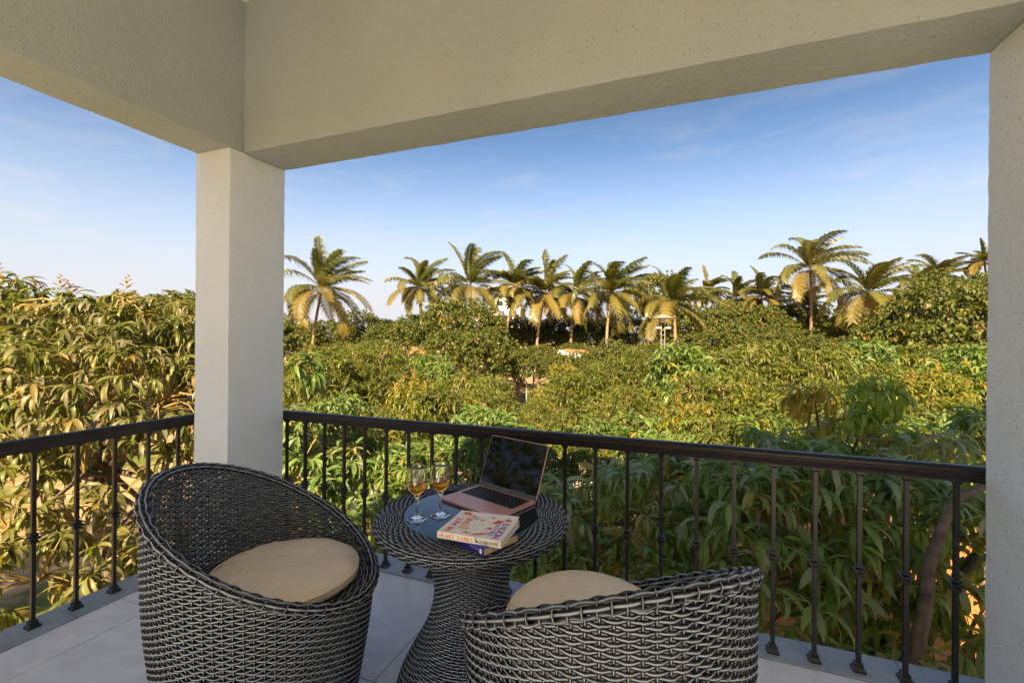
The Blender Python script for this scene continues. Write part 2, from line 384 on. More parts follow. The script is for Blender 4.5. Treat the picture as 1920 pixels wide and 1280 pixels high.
hp(rough_box('beam', M_STUCCO_SHADE, house, -WU, 0, BACK, WV, ZB, ZC + .02, step=.05))
hp(rough_box('beam', M_STUCCO_SHADE, house, .0005, UE, D, WV + .002, ZB, ZC + .02, step=.05))
hp(boxpart('wall', M_STUCCO, house, UE - .258, UE - .05, BACK + .252, -.052, -.30, ZC + .018))  # unseen white wall added to bounce light towards the column
hp(boxpart('ceiling', M_CEIL, house, -WU - .10, UE + .1, BACK - .1, WV + .12, ZC + .021, ZC + .25))
hp(boxpart('beam', M_STUCCO_SHADE, house, .0015, UE, BACK, BACK + .25, 2.42, ZC + .0195))  # unseen rear lintel added, its height limits how far sun reaches in
hp(boxpart('sun_trim_wall', M_STUCCO_SHADE, house, 5.6, UE - .262, BACK + .004, BACK + .2, -.30, 2.419))  # unseen wall piece added to narrow the sunlit rear opening
for cx_ in (-WU, 2.348, UE - .26): hp(boxpart('column', M_STUCCO, house, cx_, cx_ + .25, BACK + .002, BACK + .248, -.30, 2.419))
hp(boxpart('lower_wall', M_STUCCO, house, -WU, UE, BACK + .0, .28, GZ - .1, -.304))
# floor: slab, tiles and granite kerb
UK0, UK1, VK0, VK1 = -.3098, -.4824, .3583, .5198
FE = UE + .1
floor = tag(boxpart('floor', M_GROUT, None, UK0, FE, BACK, VK0 + .001, -.30, -.003), kind='structure')
uj = [UK0, -.088, 1.137, 2.362, 3.587, 4.812, 6.037, FE]; vj = [BACK, -4.193, -3.543, -2.893, -2.243, -1.593, -.943, -.293, VK0]
g = .0019
for i in range(len(uj) - 1):
    for j in range(len(vj) - 1):
        x0, x1, y0, y1 = uj[i] + g, uj[i + 1] - g, vj[j] + g, vj[j + 1] - g
        boxpart('tile', M_TILE, floor, x0, x1, y0, y1, -.0115, random.uniform(-.0004, .0003), bevel=.0008)
kz = .006
for a, b_ in ((BACK, -4.3), (-4.3, -3.0), (-3.0, -1.72), (-1.72, -.457), (-.457, VK0 + .0)):
    boxpart('kerb_slab', M_GRANITE, floor, UK1, UK0 - .001, a + .0012, b_ - .0012, -.06, kz, bevel=.002)
for a, b_ in ((UK1, .30), (.30, 1.62), (1.62, 2.95), (2.95, 4.3), (4.3, FE)):
    boxpart('kerb_slab', M_GRANITE, floor, a + .0012, b_ - .0012, VK0 + .002, VK1, -.06, kz, bevel=.002)

# ------------------------------------------------------------------ railings
RZ = .808
railprof = [(-.020, -.056), (.020, -.056), (.022, -.040), (.031, -.034), (.033, -.022), (.028, -.017), (.029, -.010), (.022, -.003), (.010, 0), (-.010, 0), (-.022, -.003), (-.029, -.010), (-.028, -.017), (-.033, -.022), (-.031, -.034), (-.022, -.040)]
def sq(b, h, z0, z1, h1=None):
    h1 = h if h1 is None else h1
    b.add([(-h, -h, z0), (h, -h, z0), (h, h, z0), (-h, h, z0), (-h1, -h1, z1), (h1, -h1, z1), (h1, h1, z1), (-h1, h1, z1)],
          [(3, 2, 1, 0), (4, 5, 6, 7), (0, 1, 5, 4), (1, 2, 6, 5), (2, 3, 7, 6), (3, 0, 4, 7)])
b = MB(); sq(b, .0072, kz + .004, RZ - .0555); ME_BAL = b.mesh('baluster', M_IRON)
b = MB()
for zc, h in ((.368, .013), (.383, .0185), (.398, .013)): sq(b, h * .8, zc - .0065, zc - .003, h); sq(b, h, zc - .003, zc + .003); sq(b, h, zc + .003, zc + .0065, h * .8)
ME_COL = b.mesh('collar', M_IRON)
b = MB(); sq(b, .021, kz, kz + .007); sq(b, .021, kz + .007, kz + .018, .0125); sq(b, .0135, kz + .018, kz + .027); sq(b, .0135, kz + .027, kz + .032, .008)
ME_SHOE = b.mesh('shoe', M_IRON)
b = MB(); sq(b, .0075, RZ - .072, RZ - .064, .0135); sq(b, .0135, RZ - .064, RZ - .056); ME_CAP = b.mesh('top_cap', M_IRON)
def railing(name, label, A, B, pts):
    t = tag(empty(name, (A[0], A[1], kz)), label, 'railing')
    inv = Matrix.Translation((-A[0], -A[1], -kz))
    d = Vector((B[0] - A[0], B[1] - A[1], 0)).normalized(); s = Vector((-d.y, d.x, 0))
    b = MB(); b.extrude(railprof, (*A, RZ), (*B, RZ), s)
    h = b.build('handrail', M_RAIL, t, auto=50); h.matrix_parent_inverse = inv
    for (x, y) in pts:
        bl = link('baluster', ME_BAL, t); bl.matrix_parent_inverse = inv; bl.location = (x, y, 0)
        for nm, me in (('collar', ME_COL), ('shoe', ME_SHOE), ('top_cap', ME_CAP)): link(nm, me, bl)
    return t
VR, UR = .407, -.396
railing('railing', 'long black iron railing with dark wooden handrail behind the round table', (UR + .05, VR), (UE - .3, VR),
        [(-.037 + .1418 * k, VR) for k in range(-1, 45) if -.037 + .1418 * k < UE - .3])
railing('railing', 'black iron railing with dark handrail ending at the corner column beside the cushioned chair', (UR, BACK + .05), (UR, VR - .035),
        [(UR, .014 - .1457 * k) for k in range(-1, 32)])

# ------------------------------------------------------------------ wicker
def strand_profile(h, t):
    return np.array([(-h, 0), (-h * .30, t), (h * .30, t), (h, 0), (h * .30, -t), (-h * .30, -t)])
def strand_mesh(P_, N_, B_, keep, h, t, closed):
    """P_,N_,B_ (rows,samples,3); keep (rows,samples) ; returns V,F,mi"""
    R_, S_ = P_.shape[:2]
    prof = strand_profile(h, t)
    V = P_[:, :, None, :] + prof[None, None, :, 0:1] * B_[:, :, None, :] + prof[None, None, :, 1:2] * N_[:, :, None, :]
    idx = np.arange(R_ * S_ * 6).reshape(R_, S_, 6)
    if closed: nxt = np.roll(idx, -1, 1); k2 = keep & np.roll(keep, -1, 1)
    else: nxt = idx[:, 1:]; idx = idx[:, :-1]; k2 = keep[:, :-1] & keep[:, 1:]
    a = idx; b_ = np.roll(idx, -1, 2); c = np.roll(nxt, -1, 2); d = nxt
    F = np.stack([a, d, c, b_], -1)
    mi = np.zeros(F.shape[:3], int); mi[:, :, 1] = 1; mi[:, :, 4] = 1
    F = F[k2].reshape(-1, 4); mi = mi[k2].reshape(-1)
    return V.reshape(-1, 3), F, mi
def compact(V, F):
    u, inv = np.unique(F, return_inverse=True)
    return V[u], inv.reshape(F.shape)
def weave(surf, ts, nst, limit=None, per=4, amp=.0032, h=.0049, t=.0017, sh=.0034):
    """surf(theta, t) -> pos, normal, row-up; rows at ts run round, nst stakes run along t"""
    th = np.arange(nst * per) * 2 * PI / (nst * per)
    TH, T = np.meshgrid(th, ts)
    P_, N_, B_ = surf(TH, T)
    row = np.arange(len(ts))[:, None]
    c = np.cos(PI * (TH * nst / (2 * PI) + row)); off = amp * np.sign(c) * np.abs(c) ** .65
    jit = rng.normal(0, .00045, TH.shape) + .0007 * np.sin(TH * 3 + row * .37) * np.sin(row * 1.7)
    P1 = P_ + N_ * off[..., None] + B_ * jit[..., None]
    keep = np.ones(TH.shape, bool) if limit is None else T <= limit(TH)
    V1, F1, m1 = strand_mesh(P1, N_, B_, keep, h, t, True)
    # stakes
    ts2 = np.linspace(ts[0], ts[-1], len(ts) * 2 - 1)
    ths = np.arange(nst) * 2 * PI / nst
    T2, TH2 = np.meshgrid(ts2, ths)
    P_, N_, B_ = surf(TH2, T2)
    rowf = np.arange(len(ts2))[None, :] * .5
    off = -amp * .55 * np.cos(PI * (np.arange(nst)[:, None] + rowf))
    side = np.cross(N_, B_)
    keep = np.ones(T2.shape, bool) if limit is None else T2 <= limit(TH2)
    V2, F2, m2 = strand_mesh(P_ + N_ * off[..., None], N_, side, keep, sh, t * .8, False)
    V = np.concatenate([V1, V2]); F = np.concatenate([F1, F2 + len(V1)]); mi = np.concatenate([m1, m2])
    V, F = compact(V, F)
    return V, F, mi
def tubes_np(curves_P, curves_N, curves_B, h, t, closed):
    return strand_mesh(np.array(curves_P), np.array(curves_N), np.array(curves_B), np.ones(np.array(curves_P).shape[:2], bool), h, t, closed)
def unit(a): return a / np.linalg.norm(a, axis=-1, keepdims=True)

RM, KQ, ZQ, ZM, AM = .325, .195, .63, .632, .184          # tub chair: radius profile and rim plane (back of the chair along +x)
def rz_(th): return ZM + AM * np.cos(th)
def chair_surf(th, z):
    r = RM - KQ * (z - ZQ) ** 2; dr = -2 * KQ * (z - ZQ)
    c, s = np.cos(th), np.sin(th)
    n = unit(np.stack([c, s, -dr], -1)); bb = unit(np.stack([dr * c, dr * s, np.ones_like(z)], -1))
    return np.stack([r * c, r * s, z], -1), n, bb
NST = 84
V, F, mi = weave(chair_surf, np.arange(.006, ZM + AM, .0094), NST, limit=lambda th: rz_(th) - .014)
ME_SHELL = np_mesh('weave', V, F, [M_WDARK, M_WLIGHT], mi, smooth=True)
# rim: strands running round with stake ends lapped over them
th = np.arange(NST * 4) * 2 * PI / (NST * 4)
rr_ = RM - KQ * (rz_(th) - ZQ) ** 2
C0 = np.stack([rr_ * np.cos(th), rr_ * np.sin(th), rz_(th) - .013], -1)
tan = unit(np.roll(C0, -1, 0) - np.roll(C0, 1, 0)); out = np.stack([np.cos(th), np.sin(th), 0 * th], -1)
out = unit(out - tan * np.sum(out * tan, -1, keepdims=True)); upv = np.cross(out, tan); upv *= np.sign(upv[:, 2:3])
Ps, Ns, Bs = [], [], []
for k, ang in enumerate((-35, 15, 65, 115, 165, 215)):
    q = rad(ang); nn = out * math.cos(q) + upv * math.sin(q); bb = -out * math.sin(q) + upv * math.cos(q)
    o_ = .0135 + .0022 * np.cos(PI * (th * NST / (2 * PI) + k))
    Ps.append(C0 + nn * o_[:, None]); Ns.append(nn); Bs.append(bb)
V1, F1, m1 = tubes_np(Ps, Ns, Bs, .0062, .002, True)
Ps, Ns, Bs = [], [], []
for j in range(NST):
    i = j * 4; a = np.radians(np.linspace(-70, 245, 13)); lean = np.linspace(-.008, .008, 13)[:, None]
    nn = out[i] * np.cos(a)[:, None] + upv[i] * np.sin(a)[:, None]
    arc = 4.2 * np.clip(np.sin(PI * (a * 180 / PI + 35 + 50 * (j % 2)) / 100), -.5, 1)
    Ps.append(C0[i] + nn * (.0150 + .0008 * arc)[:, None] + tan[i] * lean); Ns.append(nn); Bs.append(np.repeat(tan[i][None], 13, 0))
V2, F2, m2 = tubes_np(Ps, Ns, Bs, .0026, .0012, False)
ME_RIM = np_mesh('rim', np.concatenate([V1, V2]), np.concatenate([F1, F2 + len(V1)]), [M_WDARK, M_WLIGHT], np.concatenate([m1, m2]), smooth=True)
def seat_surf(th, t):
    c, s = np.cos(th), np.sin(th); z = np.zeros_like(t)
    return np.stack([t * c, t * s, z + .438], -1), np.stack([z, z, z + 1], -1), np.stack([c, s, z], -1)
V, F, mi = weave(seat_surf, np.arange(.05, .312, .0095), 44)
ME_SEAT = np_mesh('seat', V, F, [M_WDARK, M_WLIGHT], mi, smooth=True)
b = MB(); b.lathe([(.30, .421), (.30, .428)], 48); ME_SEATB = b.mesh('seat_board', M_WDARK)
# cushion: puffed disc with a welt
def cushion_mesh():
    n = 72; prof = [(.0, .002), (.12, .000), (.20, .001), (.228, .006), (.240, .016), (.2435, .026), (.240, .036), (.2385, .0372), (.2355, .0378), (.226, .0465), (.20, .053), (.15, .0575), (.08, .0595), (0.0, .060)]
    vs = []; fs = []
    for i, (r, z) in enumerate(prof):
        for k in range(n):
            q = 2 * PI * k / n
            w = .0016 * math.sin(5 * q + 1.3) + .0012 * math.sin(11 * q) + .0007 * math.sin(23 * q + .4)
            zz = z + (w * (r / .24) ** 3 if z > .02 else 0) + (.0014 * math.sin(9 * q + r * 60) if .19 < r < .23 and z > .04 else 0)
            vs.append(((r + (w if r > .2 else 0)) * math.cos(q), (r + (w if r > .2 else 0)) * math.sin(q), zz))
    m_ = len(prof)
    for i in range(m_ - 1):
        for k in range(n): fs.append((i * n + k, i * n + (k + 1) % n, (i + 1) * n + (k + 1) % n, (i + 1) * n + k))
    b = MB(); b.add(vs, fs); me = b.mesh('cushion', M_CUSH, True); return me
ME_CUSHION = cushion_mesh()
b = MB(); q = np.linspace(0, 2 * PI, 73)
b.tube([(.2405 * math.cos(a), .2405 * math.sin(a), .0372) for a in q], .0030, 5, cap=False); ME_PIPE = b.mesh('piping', M_CUSH, True)
def tub_chair(loc, phi, label, clabel, coff, ctilt, crot):
    t = tag(empty('tub_chair', (loc[0], loc[1], 0), phi), label, 'chair', 'wicker tub chairs')
    w_ = link('weave', ME_SHELL, t); w_['kind'] = 'stuff'
    link('rim', ME_RIM, t)
    s_ = link('seat', ME_SEAT, t); link('seat_board', ME_SEATB, s_)
    c = tag(empty('seat_cushion', (loc[0] + coff[0], loc[1] + coff[1], coff[2]), crot), clabel, 'cushion', 'chair cushions')
    c.rotation_euler = (ctilt[0], ctilt[1], crot); c.scale = (.93, .93, 1.05)
    cu = link('cushion', ME_CUSHION, c); link('piping', ME_PIPE, c)
    return t
tub_chair((.935, -.557), 3.58, 'black and silver wicker tub chair facing the table, its whole round cushion in view', 'round tan cushion fully visible on the chair by the corner column', (.03, .032, .4435), (.0, .02), .3)
tub_chair((1.993, -.550), -.904, 'black and silver wicker tub chair seen from behind its high back', 'round tan cushion mostly hidden behind the woven chair back', (-.03, .04, .475), (.117, .093), 0)

# ------------------------------------------------------------------ table
TX, TY = 1.475, -.19
tprof = [(.262, .004), (.258, .03), (.243, .075), (.213, .135), (.178, .195), (.150, .250), (.134, .305), (.128, .355), (.133, .410), (.149, .460), (.178, .505), (.222, .540), (.272, .562), (.312, .574), (.330, .585), (.337, .600), (.332, .615), (.318, .6215), (.295, .6225), (.238, .6225)]
pp = np.array(tprof); seg = np.r_[0, np.cumsum(np.linalg.norm(np.diff(pp, axis=0), axis=1))]
fine = np.linspace(0, seg[-1], 400)
def smooth_(y):
    z = np.interp(fine, seg, y)
    for _ in range(10): z[1:-1] = (z[:-2] + 2 * z[1:-1] + z[2:]) / 4
    return z
pr, pz = smooth_(pp[:, 0]), smooth_(pp[:, 1]); dr_, dz_ = np.gradient(pr, fine), np.gradient(pz, fine)
def table_surf(th, t):
    r = np.interp(t, fine, pr); z = np.interp(t, fine, pz); a = np.interp(t, fine, dr_); e = np.interp(t, fine, dz_)
    l = np.sqrt(a * a + e * e); a, e = a / l, e / l; c, s = np.cos(th), np.sin(th)
    return np.stack([r * c, r * s, z], -1), np.stack([e * c, e * s, -a], -1), np.stack([a * c, a * s, e], -1)
table = tag(empty('wicker_table', (TX, TY, 0)), 'round hourglass wicker table with glass inset holding laptop, books and wine glasses', 'table')
cut = np.interp(.30, [0, 1], [0, 1])
iS = fine[np.argmax(pz > .566)]
V, F, mi = weave(table_surf, np.arange(.004, iS, .0082), 60, h=.0043, amp=.0028)
o = link('pedestal_weave', np_mesh('pedestal_weave', V, F, [M_WDARK, M_WLIGHT], mi, smooth=True), table); o['kind'] = 'stuff'
V, F, mi = weave(table_surf, np.arange(iS, seg[-1], .0088), 88, h=.0046, amp=.0028)
o = link('top_weave', np_mesh('top_weave', V, F, [M_WDARK, M_WLIGHT], mi, smooth=True), table); o['kind'] = 'stuff'
b = MB(); b.lathe([(.10, .596), (.325, .600), (.325, .612), (.10, .612)], 64); b.build('top_board', M_WDARK, table)
b = MB(); b.lathe([(.236, .6185), (.2385, .6195), (.2385, .6245), (.2372, .6255)], 96, capb=True, capt=True)
gl = b.build('glass_top', M_TGLASS, table, auto=30)
b = MB(); b.lathe([(.2388, .6188), (.2402, .6195), (.2402, .6240), (.2388, .6250)], 96, capb=False, capt=False); b.build('glass_edge', M_GEDGE, gl, smooth=True)
TT = .6256

# wine glasses
def wine_glass(x, y, label, fill, rz):
    g = tag(empty('wine_glass', (x, y, TT), rz), label, 'wine glass', 'wine glasses on the table')
    H = .184
    outer = [(.0, .0), (.020, .0), (.0335, .0006), (.0345, .0018), (.0335, .003), (.022, .0062), (.010, .0105), (.0058, .016), (.0048, .024), (.0047, .060), (.0056, .071), (.0085, .0765), (.0140, .081), (.0215, .090), (.0285, .102), (.0330, .115), (.0355, .129), (.0362, .143), (.0352, .160), (.0325, .175), (.0313, H - .0005), (.0308, H)]
    inner = [(.0303, H), (.0299, H - .0005), (.0312, .175), (.0340, .160), (.0350, .143), (.0343, .129), (.0317, .115), (.0272, .102), (.0202, .0905), (.0125, .084), (.005, .0815), (0, .081)]
    b = MB(); b.lathe(outer + inner, 48, capb=False, capt=False); o = b.build('glass', M_GLASS, g, smooth=True)
    inr = inner[::-1]; prof = [(r * .985, z + .0004) for r, z in inr if z < fill]
    rf = np.interp(fill, [z for _, z in inr], [r for r, _ in inr]) * .985
    prof.append((rf, fill)); prof.append((0, fill - .0003))
    b = MB(); b.lathe(prof, 48, capb=False, capt=False); b.build('wine', M_WINE, g, smooth=True)
wine_glass(1.333, -.326, 'stemmed glass of amber wine near the woven edge, farther from the laptop', .122, 0)
wine_glass(1.389, -.266, 'stemmed glass of amber wine standing beside the laptop', .121, .4)

# laptop
def text(body, size, material, mw, parent, name='lettering', sx=1.0, ext=.0001, font_shear=0, space=1.0):
    c = bpy.data.curves.new(name, 'FONT'); c.body = body; c.size = size; c.extrude = ext; c.align_x = 'LEFT'; c.align_y = 'BOTTOM_BASELINE'
    c.shear = font_shear; c.space_character = space; c.resolution_u = 3; c.offset = size * .012
    o = bpy.data.objects.new(name, c); COL.objects.link(o)
    me = bpy.data.meshes.new_from_object(o); bpy.data.objects.remove(o); bpy.data.curves.remove(c)
    me.transform(Matrix.Diagonal((sx, 1, 1, 1))); me.materials.clear(); me.materials.append(material)
    t = link(name, me, parent); t.matrix_local = mw
    return t
LA = rad(-20)
lap = tag(empty('laptop', (1.385, .066, TT), LA), 'open rose gold laptop with black screen on the glass table top', 'laptop')
LWd, LDp = .300, .213
def rrect(x0, x1, y0, y1, r, n=5):
    pts = []
    for cx, cy, a0 in ((x1 - r, y0 + r, -90), (x1 - r, y1 - r, 0), (x0 + r, y1 - r, 90), (x0 + r, y0 + r, 180)):
        for k in range(n + 1):
            a = rad(a0 + 90 * k / n); pts.append((cx + r * math.cos(a), cy + r * math.sin(a)))
    return pts
def slab(b, pts, z0, z1):
    n = len(pts); b.add([(x, y, z0) for x, y in pts] + [(x, y, z1) for x, y in pts], [(i, (i + 1) % n, n + (i + 1) % n, n + i) for i in range(n)] + [tuple(reversed(range(n))), tuple(range(n, 2 * n))])
b = MB(); slab(b, rrect(0, LWd, -LDp, -.004, .009), .0012, .0115)
base = b.build('base', M_ROSE, lap, bevel=.0016)
for fx in (.03, LWd - .03):
    for fy in (-LDp + .02, -.03):
        b = MB(); b.lathe([(.006, 0), (.006, .0014)], 12, (fx, fy, 0)); b.build('foot', M_KEY, base)
b = MB(); slab(b, rrect(.018, LWd - .018, -.122, -.016, .003), .0112, .0119); kb = b.build('keyboard_bed', M_KEYBED, base)
b = MB(); rows = [14, 14, 14, 13, 12, 11]; kx0, kx1 = .020, LWd - .020; y_ = -.0175
for r_, nk in enumerate(rows):
    hh = .0085 if r_ == 0 else .0165; wd = (kx1 - kx0) / nk
    for k in range(nk):
        x0 = kx0 + k * wd
        if r_ == 5 and k in (3, 4, 5, 6):
            if k != 3: continue
            slab(b, rrect(x0 + .0009, x0 + 4 * wd - .0009, y_ - hh + .0009, y_ - .0009, .0015, 2), .0119, .0128); continue
        slab(b, rrect(x0 + .0009, x0 + wd - .0009, y_ - hh + .0009, y_ - .0009, .0015, 2), .0119, .0128)
    y_ -= hh + .001
k_ = b.build('keys', M_KEY, base); k_['kind'] = 'stuff'
glyph = 'QWERTYUIOPASDFGHJKLZXCVBNM1234567890'
b = MB(); y_ = -.0175; gi = 0
for r_, nk in enumerate(rows):
    hh = .0085 if r_ == 0 else .0165; wd = (kx1 - kx0) / nk
    for k in range(nk):
        if r_ and not (r_ == 5 and k in (3, 4, 5, 6)):
            cx, cy = kx0 + (k + .5) * wd, y_ - hh / 2; s_ = .0011
            b.box(cx - s_, cx + s_, cy - s_, cy + s_, .0127, .01292)
    y_ -= hh + .001
lg = b.build('key_legends', M_LAMPW, base); lg['kind'] = 'stuff'
b = MB(); slab(b, rrect(LWd / 2 - .06, LWd / 2 + .06, -LDp + .006, -.128, .004), .0112, .0117); b.build('trackpad', M_ROSE, base)
LT = rad(22)                                   # lid leans back from the vertical
lidM = Matrix.Translation((0, -.004, .010)) @ Matrix.Rotation(PI / 2 - LT, 4, 'X')
b = MB(); slab(b, rrect(0, LWd, 0, .210, .009), -.0035, 0); lid = b.build('lid', M_ROSE, lap, bevel=.0009); lid.matrix_local = lidM
b = MB(); slab(b, rrect(.0022, LWd - .0022, .0165, .2078, .007), .0001, .0006); b.build('screen', M_SCREEN, lid)
b = MB(); slab(b, rrect(.0022, LWd - .0022, .001, .0163, .002), .0001, .0005); ch = b.build('screen_chin', M_BEZEL, lid)
text('MacBook Air', .0052, M_GREYTXT, Matrix.Translation((LWd / 2 - .014, .0065, .0006)), lid, 'chin_lettering')
b = MB(); b.tube([(.03, -.0045, .0095), (LWd - .03, -.0045, .0095)], .0042, 10); b.build('hinge', M_BEZEL, lap)

# books
def book(name, loc, rz, w, d, h, covm, pagem, label, curl=0):
    t = tag(empty(name, loc, rz), label, 'book')                    # x along the spine, y away from it, spine at y = 0
    ct = .0005
    b = MB(); b.box(0, w, 0, d, 0, ct); b.box(0, w, 0, ct, ct, h - ct); n = 10
    vs = []
    for i in range(n + 1):
        y = d * i / n; z = h - ct + curl * max(0, (i / n - .25) / .75) ** 2
        for x in (0, w): vs += [(x, y, z + (0 if x else -curl * .6 * max(0, (i / n - .25) / .75) ** 2)), (x, y, z + ct + (0 if x else -curl * .6 * max(0, (i / n - .25) / .75) ** 2))]
    fs = []
    for i in range(n):
        a = i * 4; fs += [(a, a + 2, a + 6, a + 4), (a + 1, a + 5, a + 7, a + 3), (a, a + 4, a + 5, a + 1), (a + 2, a + 3, a + 7, a + 6)]
    fs += [(0, 1, 3, 2), (n * 4, n * 4 + 2, n * 4 + 3, n * 4 + 1)]
    b.add(vs, fs)
    cov = b.build('cover', covm, t)
    pg = boxpart('page_block', pagem, t, .0012, w - .0012, .0007, d - .002, ct + .0001, h - ct - .0002)
    return t, cov
BA = rad(-24)
nr = np.array([1.652, -.483]); dv = np.array([math.cos(BA), math.sin(BA)]); st = nr - dv * .2
bk2, cov2 = book('book', (st[0], st[1], TT + .0005), BA, .2, .140, .020, M_BLUE, M_PAGEY, 'blue and purple paperback with buff page edges lying under the white book')
z2 = .0245
text('ANI', .016, INK['white'], Matrix.Translation((.190, .016, .02005)) @ Matrix.Rotation(PI / 2, 4, 'Z'), cov2, 'cover_lettering', space=1.7)
text('TSE', .016, INK['white'], Matrix.Translation((.190, .082, .02005)) @ Matrix.Rotation(PI / 2, 4, 'Z'), cov2, 'cover_lettering', space=1.7)
SPN = Matrix.Rotation(PI / 2, 4, 'X')
text('IT P T', .015, INK['lilac'], Matrix.Translation((.068, -.0003, .0045)) @ SPN, cov2, 'spine_lettering', sx=1.0)
b = MB()
for k in range(11): b.box(.137 + k * .0037, .1395 + k * .0037, -.0004, -.0001, .0075 + .001 * (k % 3), .0165 - .001 * (k % 2))
b.build('spine_lettering', INK['lilac'], cov2)
b = MB(); slab(b, [(.186 + .0055 * math.cos(a), .0100 + .007 * math.sin(a)) for a in np.linspace(0, 2 * PI, 17)[:-1]], 0, .0003); e = b.build('spine_emblem', INK['white'], cov2); e.matrix_local = Matrix.Translation((0, -.0001, 0)) @ SPN
bk1, cov1 = book('book', (1.492, -.466, TT + .0212), rad(1), .203, .165, .0195, M_COVER, M_PAGEW, 'cream paperback with pink and orange paint splashes lying on top of the blue book', curl=.010)
th1 = .0197
def onc(x, y, up=.0003):                       # a point on the slightly lifted front cover
    k = max(0, (y / .165 - .25) / .75) ** 2 * .010; return th1 + k * (.4 + .6 * x / .203) + up
RZ90 = Matrix.Rotation(PI / 2, 4, 'Z')
def cover_text(s, size, inks, x, y, sx=1, space=1.0):
    yy = y
    for i, chx in enumerate(s):
        text(chx, size, inks[i % len(inks)], Matrix.Translation((x, yy, onc(x, yy + .008, .0006))) @ RZ90, cov1, 'cover_lettering', sx=sx)
        yy += size * .72 * sx * space
cover_text('HEART', .030, [INK['pink'], INK['pink'], INK['violet'], INK['pink'], INK['pink']], .036, .012, sx=.95)
cover_text('BONES', .030, [INK['yellow'], INK['orange'], INK['orange'], INK['orange'], INK['orange']], .066, .040, sx=1.0)
cover_text('COLLEEN', .019, [INK['lilac'], INK['purple']], .163, .022, sx=1.0)
cover_text('HOOVER', .031, [INK['purple'], INK['purple'], INK['purple'], INK['purple'], INK['purple'], INK['violet']], .189, .010, sx=1.02)
def splash(x, y, r, ink, seed, el=1, a0=0):
    rs = random.Random(seed); b = MB()
    for k in range(7):
        rr = r * (1 if k == 0 else rs.uniform(.12, .4)); ox, oy = (0, 0) if k == 0 else (rs.uniform(-1.7, 1.7) * r * el, rs.uniform(-1.3, 1.3) * r)
        n = 14; pts = []
        for j in range(n):
            q = 2 * PI * j / n; f = rs.uniform(.55, 1.25)
            px_, py_ = math.cos(q) * rr * f * el + ox, math.sin(q) * rr * f + oy
            pts.append((x + px_ * math.cos(a0) - py_ * math.sin(a0), y + px_ * math.sin(a0) + py_ * math.cos(a0)))
        z = onc(x + ox, y + oy, .00035 + .00012 * k)
        b.add([(p[0], p[1], z) for p in pts], [tuple(range(n))])
    b.build('paint_splash', ink, cov1)
for i, (x, y, r, c, el, a0) in enumerate([(.030, .145, .009, 'orange', 1.3, 0), (.038, .150, .006, 'pink', 1.2, 0), (.075, .122, .006, 'violet', 1, 0), (.097, .115, .006, 'yellow', 1.3, 0), (.085, .080, .003, 'pink', 1, 0), (.075, .045, .006, 'yellow', 1.2, 0), (.083, .022, .007, 'orange', 1.5, .2), (.070, .072, .003, 'yellow', 1, 0), (.128, .026, .009, 'orange', 2.2, .5), (.112, .016, .005, 'red', 1.5, .3), (.138, .070, .006, 'pink', 1.6, 1.1), (.143, .110, .008, 'pink', 1.5, .8), (.153, .125, .009, 'orange', 1.6, .6), (.125, .140, .005, 'violet', 1.5, 0), (.108, .090, .002, 'pink', 2, 0), (.175, .140, .005, 'orange', 1.4, .6)]):
    splash(x, y, r, INK[c], i, el, a0)
xx = .005
for s_, inks, sz in (('HEART', ['red'], .0165), (' ', ['red'], .01), ('BONES', ['yellow', 'yellow', 'red', 'orange', 'orange'], .0165)):
    for i, chx in enumerate(s_):
        if chx != ' ': text(chx, sz, INK[inks[i % len(inks)]], Matrix.Translation((xx, -.0003, .0037)) @ SPN, cov1, 'spine_lettering', sx=.8)
        xx += .0109 if chx != ' ' else .006
b = MB(); slab(b, [(.124, .009), (.1285, .012), (.132, .008), (.1325, .004), (.127, .0055), (.1225, .0045)], 0, .0003); slab(b, [(.122, .016), (.126, .017), (.127, .012), (.1235, .011)], 0, .00025)
e = b.build('spine_emblem', INK['black'], cov1); e.matrix_local = Matrix.Translation((0, -.0001, .0005)) @ SPN
text('COLLEEN HOOVER', .0130, INK['black'], Matrix.Translation((.1345, -.0003, .0050)) @ SPN, cov1, 'spine_lettering', sx=.53)

# ------------------------------------------------------------------ vegetation
def leaf_geo(base, az, e0, droop, Ln, Wd, roll, nseg, fold=.35, curlw=0):
    n = len(base); s = np.linspace(0, 1, nseg + 1)
    smid = (s[:-1] + s[1:]) / 2
    pm = e0[:, None] - droop[:, None] * smid ** .9; pv = e0[:, None] - droop[:, None] * s ** .9
    h = np.stack([np.cos(az), np.sin(az), 0 * az], -1); zv = np.array([0, 0, 1.])
    step = (np.cos(pm)[..., None] * h[:, None] + np.sin(pm)[..., None] * zv) * (Ln / nseg)[:, None, None]
    c = np.concatenate([np.zeros((n, 1, 3)), np.cumsum(step, 1)], 1) + base[:, None]
    k = np.stack([-np.sin(az), np.cos(az), 0 * az], -1)[:, None]
    nn = -np.sin(pv)[..., None] * h[:, None] + np.cos(pv)[..., None] * zv
    cr_, sr = np.cos(roll)[:, None, None], np.sin(roll)[:, None, None]
    side = k * cr_ + nn * sr; nn = nn * cr_ - k * sr
    shp = np.sin(PI * np.clip(s, 0, 1) ** .8) ** .75 * (s > .001); shp[0] = .06; shp[-1] = .02
    w = (Wd[:, None] * shp)[..., None]
    lf = c - side * w + nn * w * fold; rt = c + side * w + nn * w * fold
    V = np.stack([lf, c, rt], 2).reshape(-1, 3)
    i = (np.arange(n) * (nseg + 1) * 3)[:, None, None] + (np.arange(nseg) * 3)[None, :, None]
    q = np.array([[0, 1, 4, 3], [1, 2, 5, 4]])
    F = (i[..., None] + q[None, None]).reshape(-1, 4)
    return V, F, (nseg + 1) * 3
